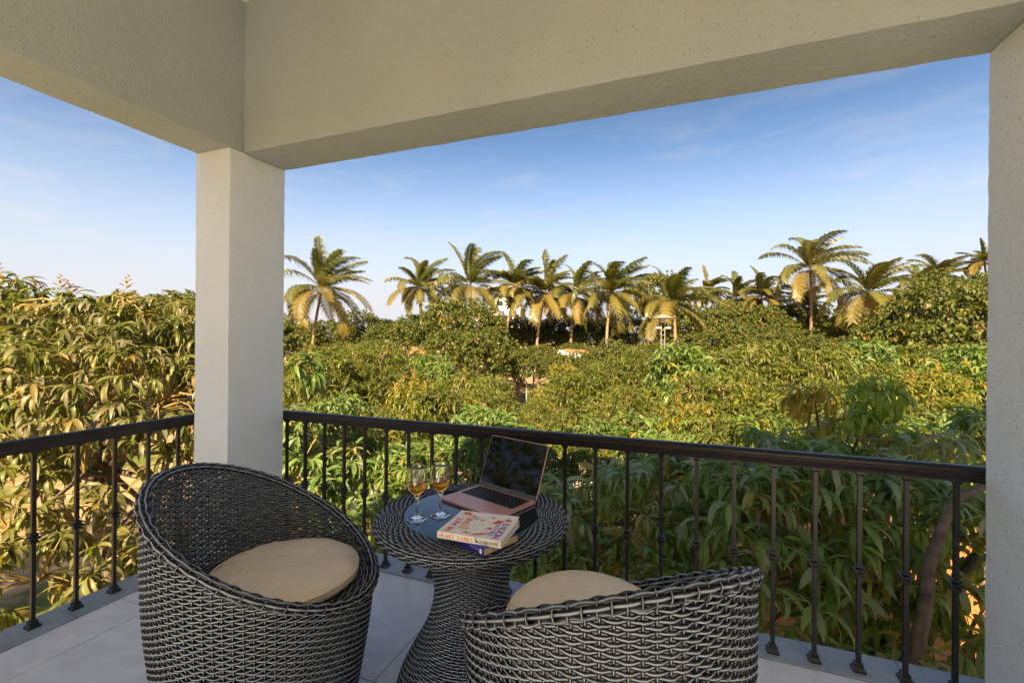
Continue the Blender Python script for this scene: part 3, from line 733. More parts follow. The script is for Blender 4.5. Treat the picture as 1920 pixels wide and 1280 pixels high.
def diamond_geo(base, az, e0, droop, Ln, Wd):
    h = np.stack([np.cos(az), np.sin(az), 0 * az], -1); zv = np.array([0, 0, 1.]); k = np.stack([-np.sin(az), np.cos(az), 0 * az], -1)
    d1 = np.cos(e0)[:, None] * h + np.sin(e0)[:, None] * zv; p2 = e0 - droop; d2 = np.cos(p2)[:, None] * h + np.sin(p2)[:, None] * zv
    mid = base + d1 * (Ln * .5)[:, None]; tip = mid + d2 * (Ln * .5)[:, None]
    V = np.stack([base, mid - k * Wd[:, None], tip, mid + k * Wd[:, None]], 1).reshape(-1, 3)
    F = np.arange(len(base) * 4).reshape(-1, 4)
    return V, F, 4
def lobe_points(lobes, dens, rg, zmin=-.75, shell=(.72, 1.06)):
    out_p, out_d = [], []
    for i, (c, r) in enumerate(lobes):
        c = np.array(c); r = np.array(r) if hasattr(r, '__len__') else np.array([r] * 3)
        area = 4 * PI * ((r[0] * r[1]) ** 1.6 / 3 + (r[0] * r[2]) ** 1.6 / 3 + (r[1] * r[2]) ** 1.6 / 3) ** (1 / 1.6)
        n = max(4, int(area * dens)); d = rg.normal(size=(n, 3)); d /= np.linalg.norm(d, axis=1)[:, None]
        d = d[d[:, 2] > zmin]; p = c + d * r * rg.uniform(*shell, (len(d), 1)) ** .6
        keep = np.ones(len(p), bool)
        for j, (c2, r2) in enumerate(lobes):
            if j != i: keep &= np.linalg.norm((p - np.array(c2)) / np.array(r2), axis=1) > .72
        out_p.append(p[keep]); out_d.append(d[keep])
    return np.concatenate(out_p), np.concatenate(out_d)
def whorls(p, d, rg, nl=(9, 16), Lm=.2, young=.06, dust=.3, e=(-20, 60), droop=(45, 135), aspect=.090, gold=(0, .12)):
    """leaf arrays for shoots at p pointing d"""
    cnt = rg.integers(nl[0], nl[1], len(p)); idx = np.repeat(np.arange(len(p)), cnt); n = len(idx)
    az = rg.uniform(0, 2 * PI, n)
    out = np.arctan2(d[:, 1], d[:, 0])[idx]
    e0 = np.radians(rg.uniform(*e, n)) + .25 * np.cos(az - out) * 0 + .35 * (d[idx, 2] - .3)
    dr = np.radians(rg.uniform(*droop, n)); Ln = Lm * np.clip(rg.normal(1, .2, n), .45, 1.5); Wd = Ln * aspect * rg.uniform(.8, 1.25, n)
    ax = d[idx] * .3 + np.array([0, 0, .7]); base = p[idx] + ax * (rg.uniform(-.35, .05, n) * Lm * .8)[:, None]
    base += np.stack([np.cos(az), np.sin(az), 0 * az], -1) * .01
    wy = rg.uniform(0, 1, len(p)); wt = rg.beta(2, 2.2, len(p)); wd = rg.uniform(0, 1, len(p)) ** 2
    tr = np.clip(wt[idx] * .7 + rg.uniform(0, .4, n) - .05, 0, 1); tg = np.where(wy[idx] < young, rg.uniform(.5, 1, n), rg.uniform(*gold, n)); tb = np.clip(wd[idx] * dust * 1.6 * rg.uniform(.4, 1.3, n), 0, .85)
    return dict(base=base, az=az, e0=e0, droop=dr, Ln=Ln, Wd=Wd, roll=rg.normal(0, .35, n), tint=np.stack([tr, tg, tb], -1))
def sub(w, m): return {k: v[m] for k, v in w.items()}
def crown_mesh(name, w, nseg, material, smooth=True):
    if nseg: V, F, k = leaf_geo(w['base'], w['az'], w['e0'], w['droop'], w['Ln'], w['Wd'], w['roll'], nseg)
    else: V, F, k = diamond_geo(w['base'], w['az'], w['e0'], w['droop'], w['Ln'], w['Wd'])
    return np_mesh(name, V, F, [material], None, smooth, np.repeat(w['tint'], k, 0))
def wander(a, b_, n, amp, rg, sag=0):
    a = np.array(a); b_ = np.array(b_); t = np.linspace(0, 1, n)[:, None]
    p = a + (b_ - a) * t; L_ = np.linalg.norm(b_ - a)
    wob = rg.normal(0, amp * L_, (n, 3)) * np.sin(PI * t); p = p + wob; p[:, 2] += sag * L_ * np.sin(PI * t[:, 0])
    return p
def limbs_mesh(b, base, fork, lobes, rg, r0, tips=None, tw=.006):
    pts = wander(base, fork, 6, .03, rg); b.cur = 0
    b.tube(pts, list(np.linspace(r0 * 1.35, r0, 6)), 9)
    ctr = []
    for c, r in lobes:
        p = wander(fork, c, 7, .06, rg, sag=.06); k_ = min(1, (r[0] if hasattr(r, '__len__') else r) / .5) if tw < .01 and r0 < .13 else 1; b.tube(p, list(np.linspace(r0 * .62 * k_, r0 * .16 * k_, 7)), 6); ctr.append(p)
    if tips is not None:
        allp = np.concatenate(ctr)
        b.cur = 1
        for q in tips:
            j = np.argmin(np.linalg.norm(allp - q, axis=1)); p = wander(allp[j], q, 4, .05, rg, sag=.05)
            b.tube(p, [tw * 1.9, tw * 1.4, tw, tw * .7], 4, cap=False)
def blossom_mesh(pts, rg, size=.22):
    b = MB()
    for q in pts:
        ax = Vector((rg.normal(0, .3), rg.normal(0, .3), 1)).normalized() * size * rg.uniform(.6, 1.2)
        q = Vector(q); b.tube([q, q + ax], [.004, .0015], 3, cap=False)
        for k in range(16):
            s_ = k / 16; o_ = q + ax * (.15 + .85 * s_); a = k * 2.4; l = size * .42 * (1 - s_ * .8)
            v = Vector((math.cos(a), math.sin(a), .5)) * l; sd = Vector((-math.sin(a), math.cos(a), 0)) * size * .06
            b.add([o_, o_ + v * .6 + sd, o_ + v, o_ + v * .6 - sd], [(0, 1, 2, 3)])
    return b.mesh('blossom', M_BLOSSOM)
# shared leaf shapes for the separately built near leaves
LVAR = {M_LEAF: [], M_LEAFA: [], M_LEAFB: []}
for k in range(10):
    dr = np.array([rad(50 + 10 * k)]); r3 = np.random.default_rng(k)
    V, F, kk = leaf_geo(np.zeros((1, 3)), np.zeros(1), np.zeros(1), dr, np.ones(1), np.array([.090]), np.array([r3.normal(0, .2)]), 5)
    t_ = np.array([[r3.uniform(.15, .9), .85 if k in (4,) else r3.uniform(0, .1), r3.uniform(0, .5)]])
    for lm_ in LVAR:
        t2 = t_ + (np.array([[0, r3.uniform(.1, .4), 0]]) if lm_ is M_LEAFA and t_[0, 1] < .5 else 0); LVAR[lm_].append(np_mesh('leaf', V, F, [lm_], None, True, np.repeat(t2, kk, 0)))
def near_tree(name, label, lobes, base, fork, dens, seed, r0=.09, young=.06, dust=.3, extra=(), Lm=.2, nleaf=300, blossom=0, cat='tree', twig_every=2, zmin=-.75, gold=(0, .12), material=M_LEAF, tufts=(), e=(-20, 60), droop=(45, 135)):
    rg = np.random.default_rng(seed); t = tag(empty(name, (base[0], base[1], GZ)), label, cat)
    inv = Matrix.Translation((-base[0], -base[1], -GZ))
    p, d = lobe_points(lobes, dens, rg, zmin=zmin)
    ok = ~((p[:, 0] > UK1 - .22) & (p[:, 1] < VK1 + .25) & (p[:, 2] < 3.5)); p, d = p[ok], d[ok]
    b = MB(); limbs_mesh(b, base, fork, lobes, rg, r0, p[::twig_every])
    b.cur = 0
    for pts, r_ in extra: b.tube(pts, r_, 8)
    o = b.build('trunk', [M_BARK, M_TWIG], t, smooth=True); o.matrix_parent_inverse = inv
    w = whorls(p, d, rg, Lm=Lm, young=young, dust=dust, gold=gold, e=e, droop=droop)
    tipx = w['base'] + np.stack([np.cos(w['az']), np.sin(w['az']), 0 * w['az']], -1) * w['Ln'][:, None]
    ok = ~((tipx[:, 0] > UK1 - .05) & (tipx[:, 1] < VK1 + .05)); w = sub(w, ok)
    fix = np.zeros(len(w['az']), bool)
    for li, (r_, g_, b_) in tufts:                              # tufts of young leaves with a colour of their own
        c_, rr = lobes[li]; mk = np.linalg.norm((w['base'] - c_) / (np.array(rr) + .1), axis=1) < 1.25; k_ = mk.sum()
        w['tint'][mk] = np.stack([rg.uniform(r_ - .1, r_ + .1, k_), np.full(k_, g_) * rg.uniform(.8, 1, k_), np.full(k_, b_)], -1); w['droop'][mk] += .5; fix |= mk
    X, Y, Z = project(w['base']); Z = np.where(fix, -1, Z); size = np.where((Z > .5) & (X > 0) & (X < 1920) & (Y > 380) & (Y < 1280), w['Ln'] / np.maximum(Z, .5), 0)
    order = np.argsort(-size); pick = order[:nleaf]; pick = pick[size[pick] > 0]
    m_ = np.ones(len(size), bool); m_[pick] = False
    o = link('crown', crown_mesh('crown', sub(w, m_), 4, material), t); o.matrix_parent_inverse = inv; o['kind'] = 'stuff'
    for i in pick:
        k = int(np.clip((math.degrees(w['droop'][i]) - 45) / 10, 0, 9))
        lf = link('leaf', LVAR[material][k], t)
        lf.matrix_parent_inverse = inv
        lf.matrix_basis = Matrix.Translation(w['base'][i]) @ Matrix.Rotation(w['az'][i], 4, 'Z') @ Matrix.Rotation(-w['e0'][i], 4, 'Y') @ Matrix.Rotation(w['roll'][i], 4, 'X') @ Matrix.Diagonal((w['Ln'][i], w['Wd'][i] / .090, w['Ln'][i], 1))
    if blossom:
        top = p[np.argsort(-p[:, 2] + rg.uniform(0, .8, len(p)))[:blossom]]
        o = link('blossom', blossom_mesh(top, rg), t); o.matrix_parent_inverse = inv; o['kind'] = 'stuff'
    return t
def lob(*a): return [(at(px, py, dp), r if hasattr(r, '__len__') else (r, r, r * .8)) for px, py, dp, r in a]
def gnd(px, dp): q = at(px, 640, dp); return (q[0], q[1], GZ - .05)
# beside the left railing
A = lob((20, 612, 5.0, .66), (-70, 640, 5.2, 1.0), (150, 640, 4.9, .62), (245, 660, 5.0, .72), (330, 640, 5.3, .72), (400, 660, 5.6, .8), (80, 740, 4.3, .78), (200, 740, 4.4, .68), (310, 750, 4.5, .62), (-40, 830, 4.0, .7), (60, 870, 3.9, .34), (345, 860, 4.6, .34), (70, 1090, 3.1, .42), (190, 1060, 3.4, .36), (15, 990, 3.2, .3), (300, 1010, 4.0, .3), (140, 950, 3.6, .24), (5, 540, 5.2, .26), (115, 565, 4.8, .15), (235, 560, 5.0, .13), (150, 585, 4.9, .16))
near_tree('mango_tree', 'sunlit mango tree with drooping dusty leaves outside the railing beside the corner column', A, gnd(190, 5.4), at(200, 900, 5.3), 21, 11, r0=.10, young=.14, dust=.55, blossom=14, gold=(0, .28), e=(-45, 50), droop=(55, 150), Lm=.18, material=M_LEAFA,
          extra=[(wander(at(220, 1120, 5.0), at(345, 800, 4.7), 6, .03, rng), .035), (wander(at(260, 1060, 5.1), at(330, 930, 4.4), 5, .03, rng), .03), (wander(at(170, 1010, 5.0), at(20, 800, 4.6), 6, .04, rng), .03)])
# close to the front railing on the right
B = lob((1430, 880, 4.4, .50), (1620, 860, 4.6, .52), (1780, 880, 3.9, .46), (1290, 930, 4.4, .50), (1180, 950, 4.2, .52), (1065, 960, 4.3, .40), (1390, 960, 3.6, .52), (1540, 940, 3.5, .55), (1680, 950, 3.4, .48), (1800, 1010, 3.1, .42), (1460, 1080, 3.2, .45), (1600, 1060, 3.3, .40), (1240, 1060, 3.8, .42), (1090, 1100, 3.9, .36), (1525, 745, 4.0, (.16, .16, .13)), (1645, 735, 4.1, (.2, .2, .17)), (995, 1070, 3.9, .26), (1870, 800, 3.8, .22), (1740, 1160, 2.9, .28), (1560, 1190, 3.0, .26), (1340, 1130, 3.5, .3), (1660, 1220, 3.0, .24), (1820, 1180, 2.9, .22), (1600, 780, 4.1, (.16, .16, .13)), (1565, 790, 4.0, (.14, .14, .1)))
near_tree('mango_tree', 'large shaded mango tree crowding against the railing behind the wicker chair', B, gnd(1520, 4.6), at(1540, 1120, 4.4), 27, 12, r0=.11, young=.10, dust=.6, e=(-40, 55), droop=(50, 145), material=M_LEAFB, tufts=((14, (.5, .95, 0)), (15, (.75, .1, 0)), (-1, (.6, .9, 0)), (-2, (.8, .1, 0))),
          extra=[([at(1700, 1330, 2.75), at(1718, 1220, 2.75), at(1738, 1120, 2.78), at(1742, 1060, 2.8), at(1772, 975, 2.85), at(1800, 930, 2.9), at(1860, 905, 3.0)], [.05, .045, .040, .036, .030, .026, .022]),
                 ([at(1690, 1300, 3.0), at(1760, 1150, 3.1), at(1830, 1040, 3.2)], [.045, .04, .03]), (wander(at(1450, 1160, 3.6), at(1610, 1030, 3.3), 5, .03, rng), .016), (wander(at(1500, 1050, 3.9), at(1440, 880, 3.7), 5, .02, rng), .02), ([at(1535, 800, 4.0), at(1527, 745, 4.0)], [.012, .008])])
# sparse young tree right of the corner column
Ctr = lob((565, 690, 4.3, (.16, .16, .2)), (560, 790, 4.6, .22), (570, 900, 4.6, .36), (650, 960, 4.6, .34), (720, 985, 4.5, .34), (640, 860, 4.9, .22), (790, 1010, 5.0, .32), (700, 1060, 4.6, .3))
near_tree('young_mango_tree', 'sparse young mango tree with thin branches between the corner column and the table', Ctr, gnd(640, 5.0), at(640, 1060, 5.0), 26, 13, r0=.045, young=.04, dust=.25, nleaf=250)
Dtr = lob((870, 880, 6.6, .72), (960, 860, 7.2, .7), (790, 890, 7.2, .6), (905, 820, 7.8, .66), (1010, 930, 6.6, .4), (830, 960, 6.4, .5))
near_tree('mango_tree', 'bright green bushy mango tree just behind the laptop and wine glasses', Dtr, gnd(890, 7.1), at(890, 960, 7.0), 30, 14, r0=.07, young=.03, dust=.12, nleaf=250)
# beyond the left side of the balcony: the laptop screen mirrors it
Etr = [((-9.0, -5.7, 4.0), (1.9, 1.9, 1.7)), ((-9.6, -6.4, 2.0), (2.0, 2.0, 1.6)), ((-8.8, -4.6, 2.2), (1.6, 1.6, 1.3)), ((-9.2, -8.0, 3.2), (2.2, 2.2, 1.8)), ((-9.0, -3.2, 1.2), (1.5, 1.5, 1.4))]
near_tree('mango_tree', 'leafy mango tree mirrored in the dark laptop screen', Etr, (-9.2, -5.9, GZ - .05), (-9.2, -5.9, -.6), 12, 15, r0=.16, nleaf=0, twig_every=4)

# orchard trees: four shapes, copied
def tree_variant(seed, R_, H_, dens, Lm, nseg, material, nlob, nl, young=.06, dust=.15, blossom=0, low=.30, tone=0, aspect=.105, e=(-20, 60), droop=(45, 120)):
    rg = np.random.default_rng(seed); lobes = []
    for k in range(nlob):
        a = k * 2.4 + rg.uniform(-.4, .4); q = math.sqrt((k + .5) / nlob) * .68
        z = H_ * (low + (1 - low) * .5) + H_ * (1 - low) * .30 * (1 - 2.0 * q * q) + rg.uniform(-.10, .10) * H_
        r = R_ * rg.uniform(.28, .46); lobes.append(((R_ * q * math.cos(a), R_ * q * math.sin(a), z), (r, r, r * rg.uniform(.65, .85))))
    p, d = lobe_points(lobes, dens, rg, zmin=-.6, shell=(.55, 1.28))
    sc = H_ / p[:, 2].max(); p[:, 2] *= sc
    w = whorls(p, d, rg, nl=nl, Lm=Lm, young=young, dust=dust, aspect=aspect, e=e, droop=droop)
    w['tint'][:, 0] = np.clip(w['tint'][:, 0] + tone, 0, 1)
    b = MB(); limbs_mesh(b, (0, 0, -.1), (rg.normal(0, .1), rg.normal(0, .1), H_ * low * .8), lobes, rg, R_ * .05, p[::9] if nseg else None)
    res = [('trunk', b.mesh('trunk', [M_BARK, M_TWIG], True)), ('crown', crown_mesh('crown', w, nseg, material))]
    if blossom: res.append(('blossom', blossom_mesh(p[np.argsort(-p[:, 2] + rg.uniform(0, H_ * .4, len(p)))[:blossom]], rg, Lm * 1.2)))
    return dict(R=R_, H=H_, parts=res)
MID = [tree_variant(21, 2.0, 4.0, 22, .21, 3, M_LEAFM, 9, (8, 13), tone=-.28, young=.03), tree_variant(22, 1.8, 3.8, 24, .20, 3, M_LEAFM, 8, (8, 13), blossom=16, young=.10, tone=.12), tree_variant(23, 2.2, 4.3, 20, .23, 3, M_LEAFM, 10, (8, 12), dust=.45, tone=-.08),
       tree_variant(27, 1.9, 4.0, 30, .145, 3, M_LEAFM, 11, (8, 12), young=.05, tone=-.18), tree_variant(28, 2.0, 4.2, 17, .27, 3, M_LEAF, 8, (9, 13), young=.05, dust=.2, tone=.1)]
LOW = [tree_variant(25, 1.15, 3.0, 24, .19, 3, M_LEAFM, 7, (9, 14), tone=-.25, young=.04, low=.4), tree_variant(26, 1.1, 2.9, 24, .20, 3, M_LEAF, 7, (9, 14), tone=.05, low=.4)]
FAR = [tree_variant(31, 4.0, 7.5, 9, .27, 0, M_LEAFF, 14, (9, 14), aspect=.2), tree_variant(32, 3.6, 6.5, 11, .24, 0, M_LEAFF, 12, (9, 14), dust=.3, aspect=.22), tree_variant(33, 4.4, 8.5, 8, .30, 0, M_LEAFF, 16, (9, 14), young=.16, aspect=.2)]
def place(var, name, label, group, px, depth, topy, radius, rot):
    q = at(px, 640, depth); topz = at(px, topy, depth)[2]
    o = tag(empty(name, (q[0], q[1], GZ), rot), label, 'tree', group)
    s_ = radius / var['R']; o.scale = (s_, s_, (topz - GZ) / var['H'])
    for nm, me in var['parts']:
        c = link(nm, me, o)
        if nm != 'trunk': c['kind'] = 'stuff'
    return o
GM = 'mango trees in the sunlit orchard'
LM = 'low sunlit mango tree in the orchard beyond the railing'
mids = [(600, 12.5, 662, 1.8), (690, 14.5, 640, 2.0), (765, 11, 698, 1.5), (640, 9.0, 745, 1.3), (735, 9.0, 762, 1.2), (830, 10.5, 735, 1.5), (910, 11, 720, 1.5), (560, 17, 645, 2.4), (800, 17, 672, 2.1), (880, 15, 690, 1.7),
        (1100, 14, 695, 1.7), (1190, 11.5, 722, 1.6), (1080, 19, 672, 1.9), (1290, 12.5, 655, 2.0), (1400, 13.0, 637, 2.3), (1500, 12.5, 650, 1.9), (1350, 10.0, 690, 1.6), (1250, 9.2, 745, 1.2), (1600, 14, 645, 2.2), (1480, 9.5, 710, 1.4), (1580, 9.8, 720, 1.5), (1700, 11.5, 680, 1.9), (1790, 10.0, 690, 1.7), (1830, 13, 655, 2.2), (1690, 16, 640, 2.4), (1180, 18, 668, 2.0), (1010, 13.0, 745, 1.1), (1960, 11, 690, 1.9), (2130, 12, 675, 2.2), (2330, 12, 685, 2.2), (2050, 16, 640, 2.6)]
LMS = ('low green mango tree in the sunlit orchard beyond the railing', 'low mango tree with orange blossom spikes in the sunlit orchard', 'low dusty olive mango tree in the sunlit orchard', 'low small-leaved tree in the sunlit orchard', 'low tree with large deep green leaves in the sunlit orchard')
for i, (px, dp, ty, r_) in enumerate(mids): place(MID[i * 3 % 5], 'mango_tree', LMS[i * 3 % 5], ('green', 'blossoming', 'dusty', 'small-leaved', 'large-leaved')[i * 3 % 5] + ' ' + GM, px, dp, ty + (i * 7 % 5 - 2) * 5, r_ * .92, i * 1.7)
for i, (px, dp, ty, r_, lab) in enumerate([(1810, 19, 515, 3.6, 'tall dense tree rising beside the right-hand pillar above the orchard'), (1745, 23, 545, 3.4, 'dark broad tree just in front of the tall tree by the pillar'), (872, 27, 612, 3.0, 'rounded olive-green tree in front of the small tiled hut'), (1160, 27, 632, 2.0, 'small dome-shaped bush tree beside the steel lamp mast')]):
    place(FAR[(i + 1) % 3], 'broadleaf_tree', lab, None, px, dp, ty, r_, i * 2.1)
for i, (px, dp, ty, r_) in enumerate([(1110, 7.6, 822, .95), (1235, 7.2, 808, 1.05), (1370, 7.4, 785, 1.1), (1500, 7.4, 778, 1.1), (1630, 7.0, 780, 1.1), (1750, 7.4, 762, 1.1), (1850, 8.0, 745, 1.2), (705, 7.8, 812, .9), (600, 7.4, 805, .9), (1180, 9.2, 775, 1.1), (1420, 9.0, 745, 1.2)]):
    place(LOW[i % 2], 'mango_tree', ('low olive mango bush between the railing tree and the orchard', 'small fresh green mango bush between the railing tree and the orchard')[i % 2], ('olive', 'fresh green')[i % 2] + ' bushes below the orchard', px, dp, ty, r_, i * 1.9)
GF = 'trees in the belt behind the orchard'; LF = 'dark green tree in the dense belt at the foot of the palms'
fars = [(555, 56, 602, 4.6), (690, 58, 580, 4.8), (640, 30, 640, 3.0), (745, 38, 598, 3.2), (685, 26, 638, 2.6), (870, 40, 560, 4.2), (950, 58, 592, 4.6), (1000, 58, 598, 4.6), (1060, 58, 588, 4.8), (1110, 56, 596, 4.6), (1180, 56, 585, 4.8), (1225, 54, 510, 4.2), (1290, 56, 575, 4.8), (1350, 50, 560, 4.4), (1420, 48, 572, 4.4), (1480, 56, 570, 4.8), (1555, 56, 575, 4.8), (1610, 54, 580, 4.6), (1660, 52, 575, 4.6), (1400, 32, 604, 3.4), (1330, 33, 618, 3.0), (1470, 32, 612, 3.2), (1570, 30, 628, 2.8), (1690, 30, 598, 3.2), (970, 31, 652, 2.2), (1300, 30, 640, 2.4), (1040, 33, 660, 1.9),
        (800, 58, 582, 4.8), (530, 60, 585, 4.8), (1700, 50, 545, 5), (1800, 44, 505, 4.6), (1850, 30, 520, 4), (900, 33, 625, 3.0), (1110, 34, 655, 2.0), (930, 40, 648, 2.6), (1010, 42, 645, 2.6), (1075, 46, 640, 2.4), (1130, 44, 642, 2.6), (1235, 40, 640, 2.4), (620, 60, 598, 4.8)]
for i, (px, dp, ty, r_) in enumerate(fars): place(FAR[i % 3], 'broadleaf_tree', ('dark green tree in the dense belt at the foot of the palms', 'small-leaved greyish green tree in the belt below the palms', 'tree with reddish young leaves in the belt below the palms')[i % 3], ('dark', 'greyish', 'reddish')[i % 3] + ' ' + GF, px, dp, ty, r_, i * 1.3)
GL = 'trees behind the mango beside the column'; LL = 'hazy yellowish tree showing above the mango left of the column'
for i, (px, dp, ty, r_) in enumerate([(330, 24, 548, 4.2), (250, 28, 556, 4.4), (200, 22, 580, 3.6), (380, 30, 552, 4.6), (60, 20, 600, 3.6), (-60, 18, 560, 3.6), (130, 26, 575, 4.0), (440, 28, 575, 4)]): place(FAR[(2, 0, 1)[i % 3]], 'broadleaf_tree', LL, GL, px, dp, ty, r_, i * 1.1)

# coconut palms, every frond its own part
def frond_mesh(az, e0, droop, Ln, rg, wind, tint):
    n = 12; s = np.linspace(0, 1, n + 1)
    pts = [np.zeros(3)]
    for k in range(n):
        p_ = e0 - droop * ((k + .5) / n) ** 1.15
        d = np.array([math.cos(p_) * math.cos(az), math.cos(p_) * math.sin(az), math.sin(p_)]) + wind * ((k + .5) / n)
        pts.append(pts[-1] + d / np.linalg.norm(d) * Ln / n)
    pts = np.array(pts); V = []; F = []; Tn = []
    for j in range(len(pts) - 1):                                   # rachis
        t = pts[j + 1] - pts[j]; sd = np.cross(t, [0, 0, 1.]); sd = sd / (np.linalg.norm(sd) + 1e-9) * .035 * (1 - j / n * .8)
        a = len(V); V += [pts[j] - sd, pts[j] + sd, pts[j + 1] + sd * .9, pts[j + 1] - sd * .9]; F.append((a, a + 1, a + 2, a + 3)); Tn += [(.6, .6, 0)] * 4
    nl = 84
    for k in range(nl):
        q = .12 + .88 * k / nl; f = q * n; i = min(int(f), n - 1); o_ = pts[i] + (pts[i + 1] - pts[i]) * (f - i)
        t = pts[i + 1] - pts[i]; t = t / np.linalg.norm(t); sd = np.cross(t, [0, 0, 1.]); sd /= (np.linalg.norm(sd) + 1e-9); nn = np.cross(sd, t)
        ll = Ln * .27 * (math.sin(PI * (q * .82 + .12)) ** .7) * rg.uniform(.6, 1.15)
        for sg in (-1, 1):
            d = sd * sg * .75 + t * .65 + nn * .1; d /= np.linalg.norm(d)
            d2 = d * .8 + np.array([0, 0, -1.25]) + wind * 1.8 + rg.normal(0, .22, 3); d2 /= np.linalg.norm(d2)
            m_ = o_ + d * ll * .5; e_ = m_ + d2 * ll * .5; wd = t * .040
            a = len(V); V += [o_ - wd * .5, o_ + wd * .5, m_ + wd, e_, m_ - wd]; F += [(a, a + 1, a + 2, a + 4), (a + 4, a + 2, a + 3, a + 3)]
            c = (np.clip(tint[0] + rg.uniform(-.2, .2), 0, 1), tint[1], tint[2]); Tn += [c] * 5
    V = np.array(V); F4 = [f for f in F if f[2] != f[3]]; F3 = [(f[0], f[1], f[2], f[2]) for f in F if f[2] == f[3]]
    me = bpy.data.meshes.new('frond'); me.from_pydata([tuple(v) for v in V], [], [f if f[2] != f[3] else f[:3] for f in F]); me.materials.append(M_PALM)
    ca = me.color_attributes.new('tint', 'FLOAT_COLOR', 'POINT'); c4 = np.ones((len(V), 4), np.float32); c4[:, :3] = np.array(Tn); ca.data.foreach_set('color', c4.ravel())
    return me
WIND = RT * .38
def palm(px, py, bx, depth, rpx, label, group, seed, nf=34, trunk=True):
    rg = np.random.default_rng(seed); top = at(px, py, depth); base = at(bx, 640, depth); base[2] = GZ
    t = tag(empty('coconut_palm', tuple(base)), label, 'palm', group)
    nf = int(rg.integers(22, 33)); old = rg.uniform(.35, 1.15)
    top = top - base; Ln = rpx * depth / FPX * 1.32
    s = np.linspace(0, 1, 10)[:, None]; lean = (top * [1, 1, 0]) * (s ** 1.5) + np.array([0, 0, 1.]) * top[2] * s + RT * np.sin(PI * s) * rg.uniform(-.5, .5)
    lean[0, 2] = -.1
    b = MB(); b.tube(lean, list(np.linspace(.20, .11, 10)), 8); b.build('trunk', M_PTRUNK, t, smooth=True)
    tp = Vector(lean[-1])
    for k in range(nf):
        u = (k + .5) / nf; az = k * 2.39996 + rg.uniform(-.25, .25)
        e0 = rad(86 - 104 * u ** .95) + rg.normal(0, .13); dr = rad(70 + 32 * u) * rg.uniform(.6, 1.25)
        if u < .22: e0 = rad(rg.uniform(60, 92)); dr = rad(rg.uniform(40, 100))
        tint = (np.clip(.35 + .3 * u + rg.uniform(-.2, .2), 0, 1), np.clip(rg.uniform(-.05, .2) + .6 * old * max(0, u - .3), 0, .75), .05)
        f = link('frond', frond_mesh(az, e0, dr, Ln * rg.uniform(.85, 1.1) * (1 if u > .3 else .92), rg, WIND * (2.1 - 1.6 * u), tint), t); f.location = tp
    for k in range(5):
        a = k * 1.3; b = MB(); b.lathe([(.0, -.13), (.09, -.09), (.125, 0), (.10, .09), (0, .15)], 7); o = b.build('coconut', M_COCO, t, smooth=True); o.location = tp + Vector((math.cos(a) * .32, math.sin(a) * .32, -.22))
    return t
GP = 'coconut palms along the orchard edge'
LP1 = 'windblown coconut palm in the row behind the orchard, bare trunk showing'; LP2 = 'windblown coconut palm with its trunk hidden among the trees'
for i, (px, py, bx, dp, rp, lab) in enumerate([
    (603, 545, 586, 46, 84, 'large coconut palm standing apart next to the corner column'), (788, 540, 784, 52, 62, 'slender coconut palm with open sky between it and the column palm'),
    (882, 538, 880, 50, 80, LP2), (968, 540, 946, 50, 62, LP1), (1022, 552, 1008, 49, 64, LP1), (1080, 556, 1076, 49, 62, LP1), (1146, 550, 1144, 47, 72, LP1), (1264, 572, 1268, 42, 76, 'drooping coconut palm right behind the steel lamp mast'),
    (1326, 548, 1326, 62, 40, LP2), (1380, 560, 1380, 58, 48, LP2), (1428, 558, 1428, 56, 52, LP2), (1505, 575, 1505, 56, 48, LP2), (1519, 505, 1514, 48, 78, 'tallest coconut palm, its crown high above its neighbours'), (1628, 552, 1621, 44, 80, 'broad coconut palm with low sweeping fronds next to the tallest palm'),
    (1722, 535, 1722, 58, 48, LP2), (1762, 520, 1762, 58, 50, LP2), (1846, 492, 1850, 56, 40, LP2)]):
    palm(px, py, bx, dp, rp, lab, GP, 100 + i)

# ------------------------------------------------------------------ things in the garden and behind it
def world_part(o, base): o.matrix_parent_inverse = Matrix.Translation((-base[0], -base[1], -base[2])); return o
def yaw_empty(name, px, depth, label, cat, group=None):
    q = at(px, 640, depth); return tag(empty(name, (q[0], q[1], GZ), math.atan2(RT[1], RT[0])), label, cat, group)
# lamp mast with conical cap
dp = 33; ms = yaw_empty('lamp_mast', 1243, dp, 'tall steel lattice lamp mast with a flat conical cap and two floodlights', 'lamp mast')
topz = at(1243, 590, dp)[2] - GZ
for sx in (-.13, .13):
    b = MB(); b.tube([(sx * 1.25, 0, -.05), (sx, 0, topz - .55)], .024, 6); b.build('pole', M_STEEL, ms)
for k in range(14):
    b = MB(); b.tube([(-.15, 0, .5 + k * (topz - 1.6) / 13), (.15, 0, .5 + k * (topz - 1.6) / 13)], .016, 5); b.build('rung', M_STEEL, ms)
b = MB(); b.lathe([(.17, topz - .56), (.17, topz - .25)], 12); b.build('lamp_housing', M_LAMPW, ms)
b = MB(); b.lathe([(.86, topz - .27), (.88, topz - .24), (.40, topz - .08), (.03, topz + .04)], 20); b.build('cap', M_STEEL, ms)
for sx in (-1, 1):
    b = MB(); b.box(sx * .36 - .17, sx * .36 + .17, -.16, .10, topz - 1.02, topz - .90); b.build('floodlight', M_LAMPW, ms, bevel=.02)
    b = MB(); b.tube([(sx * .1, 0, topz - .95), (sx * .3, 0, topz - .95)], .02, 5); b.build('bracket', M_STEEL, ms)
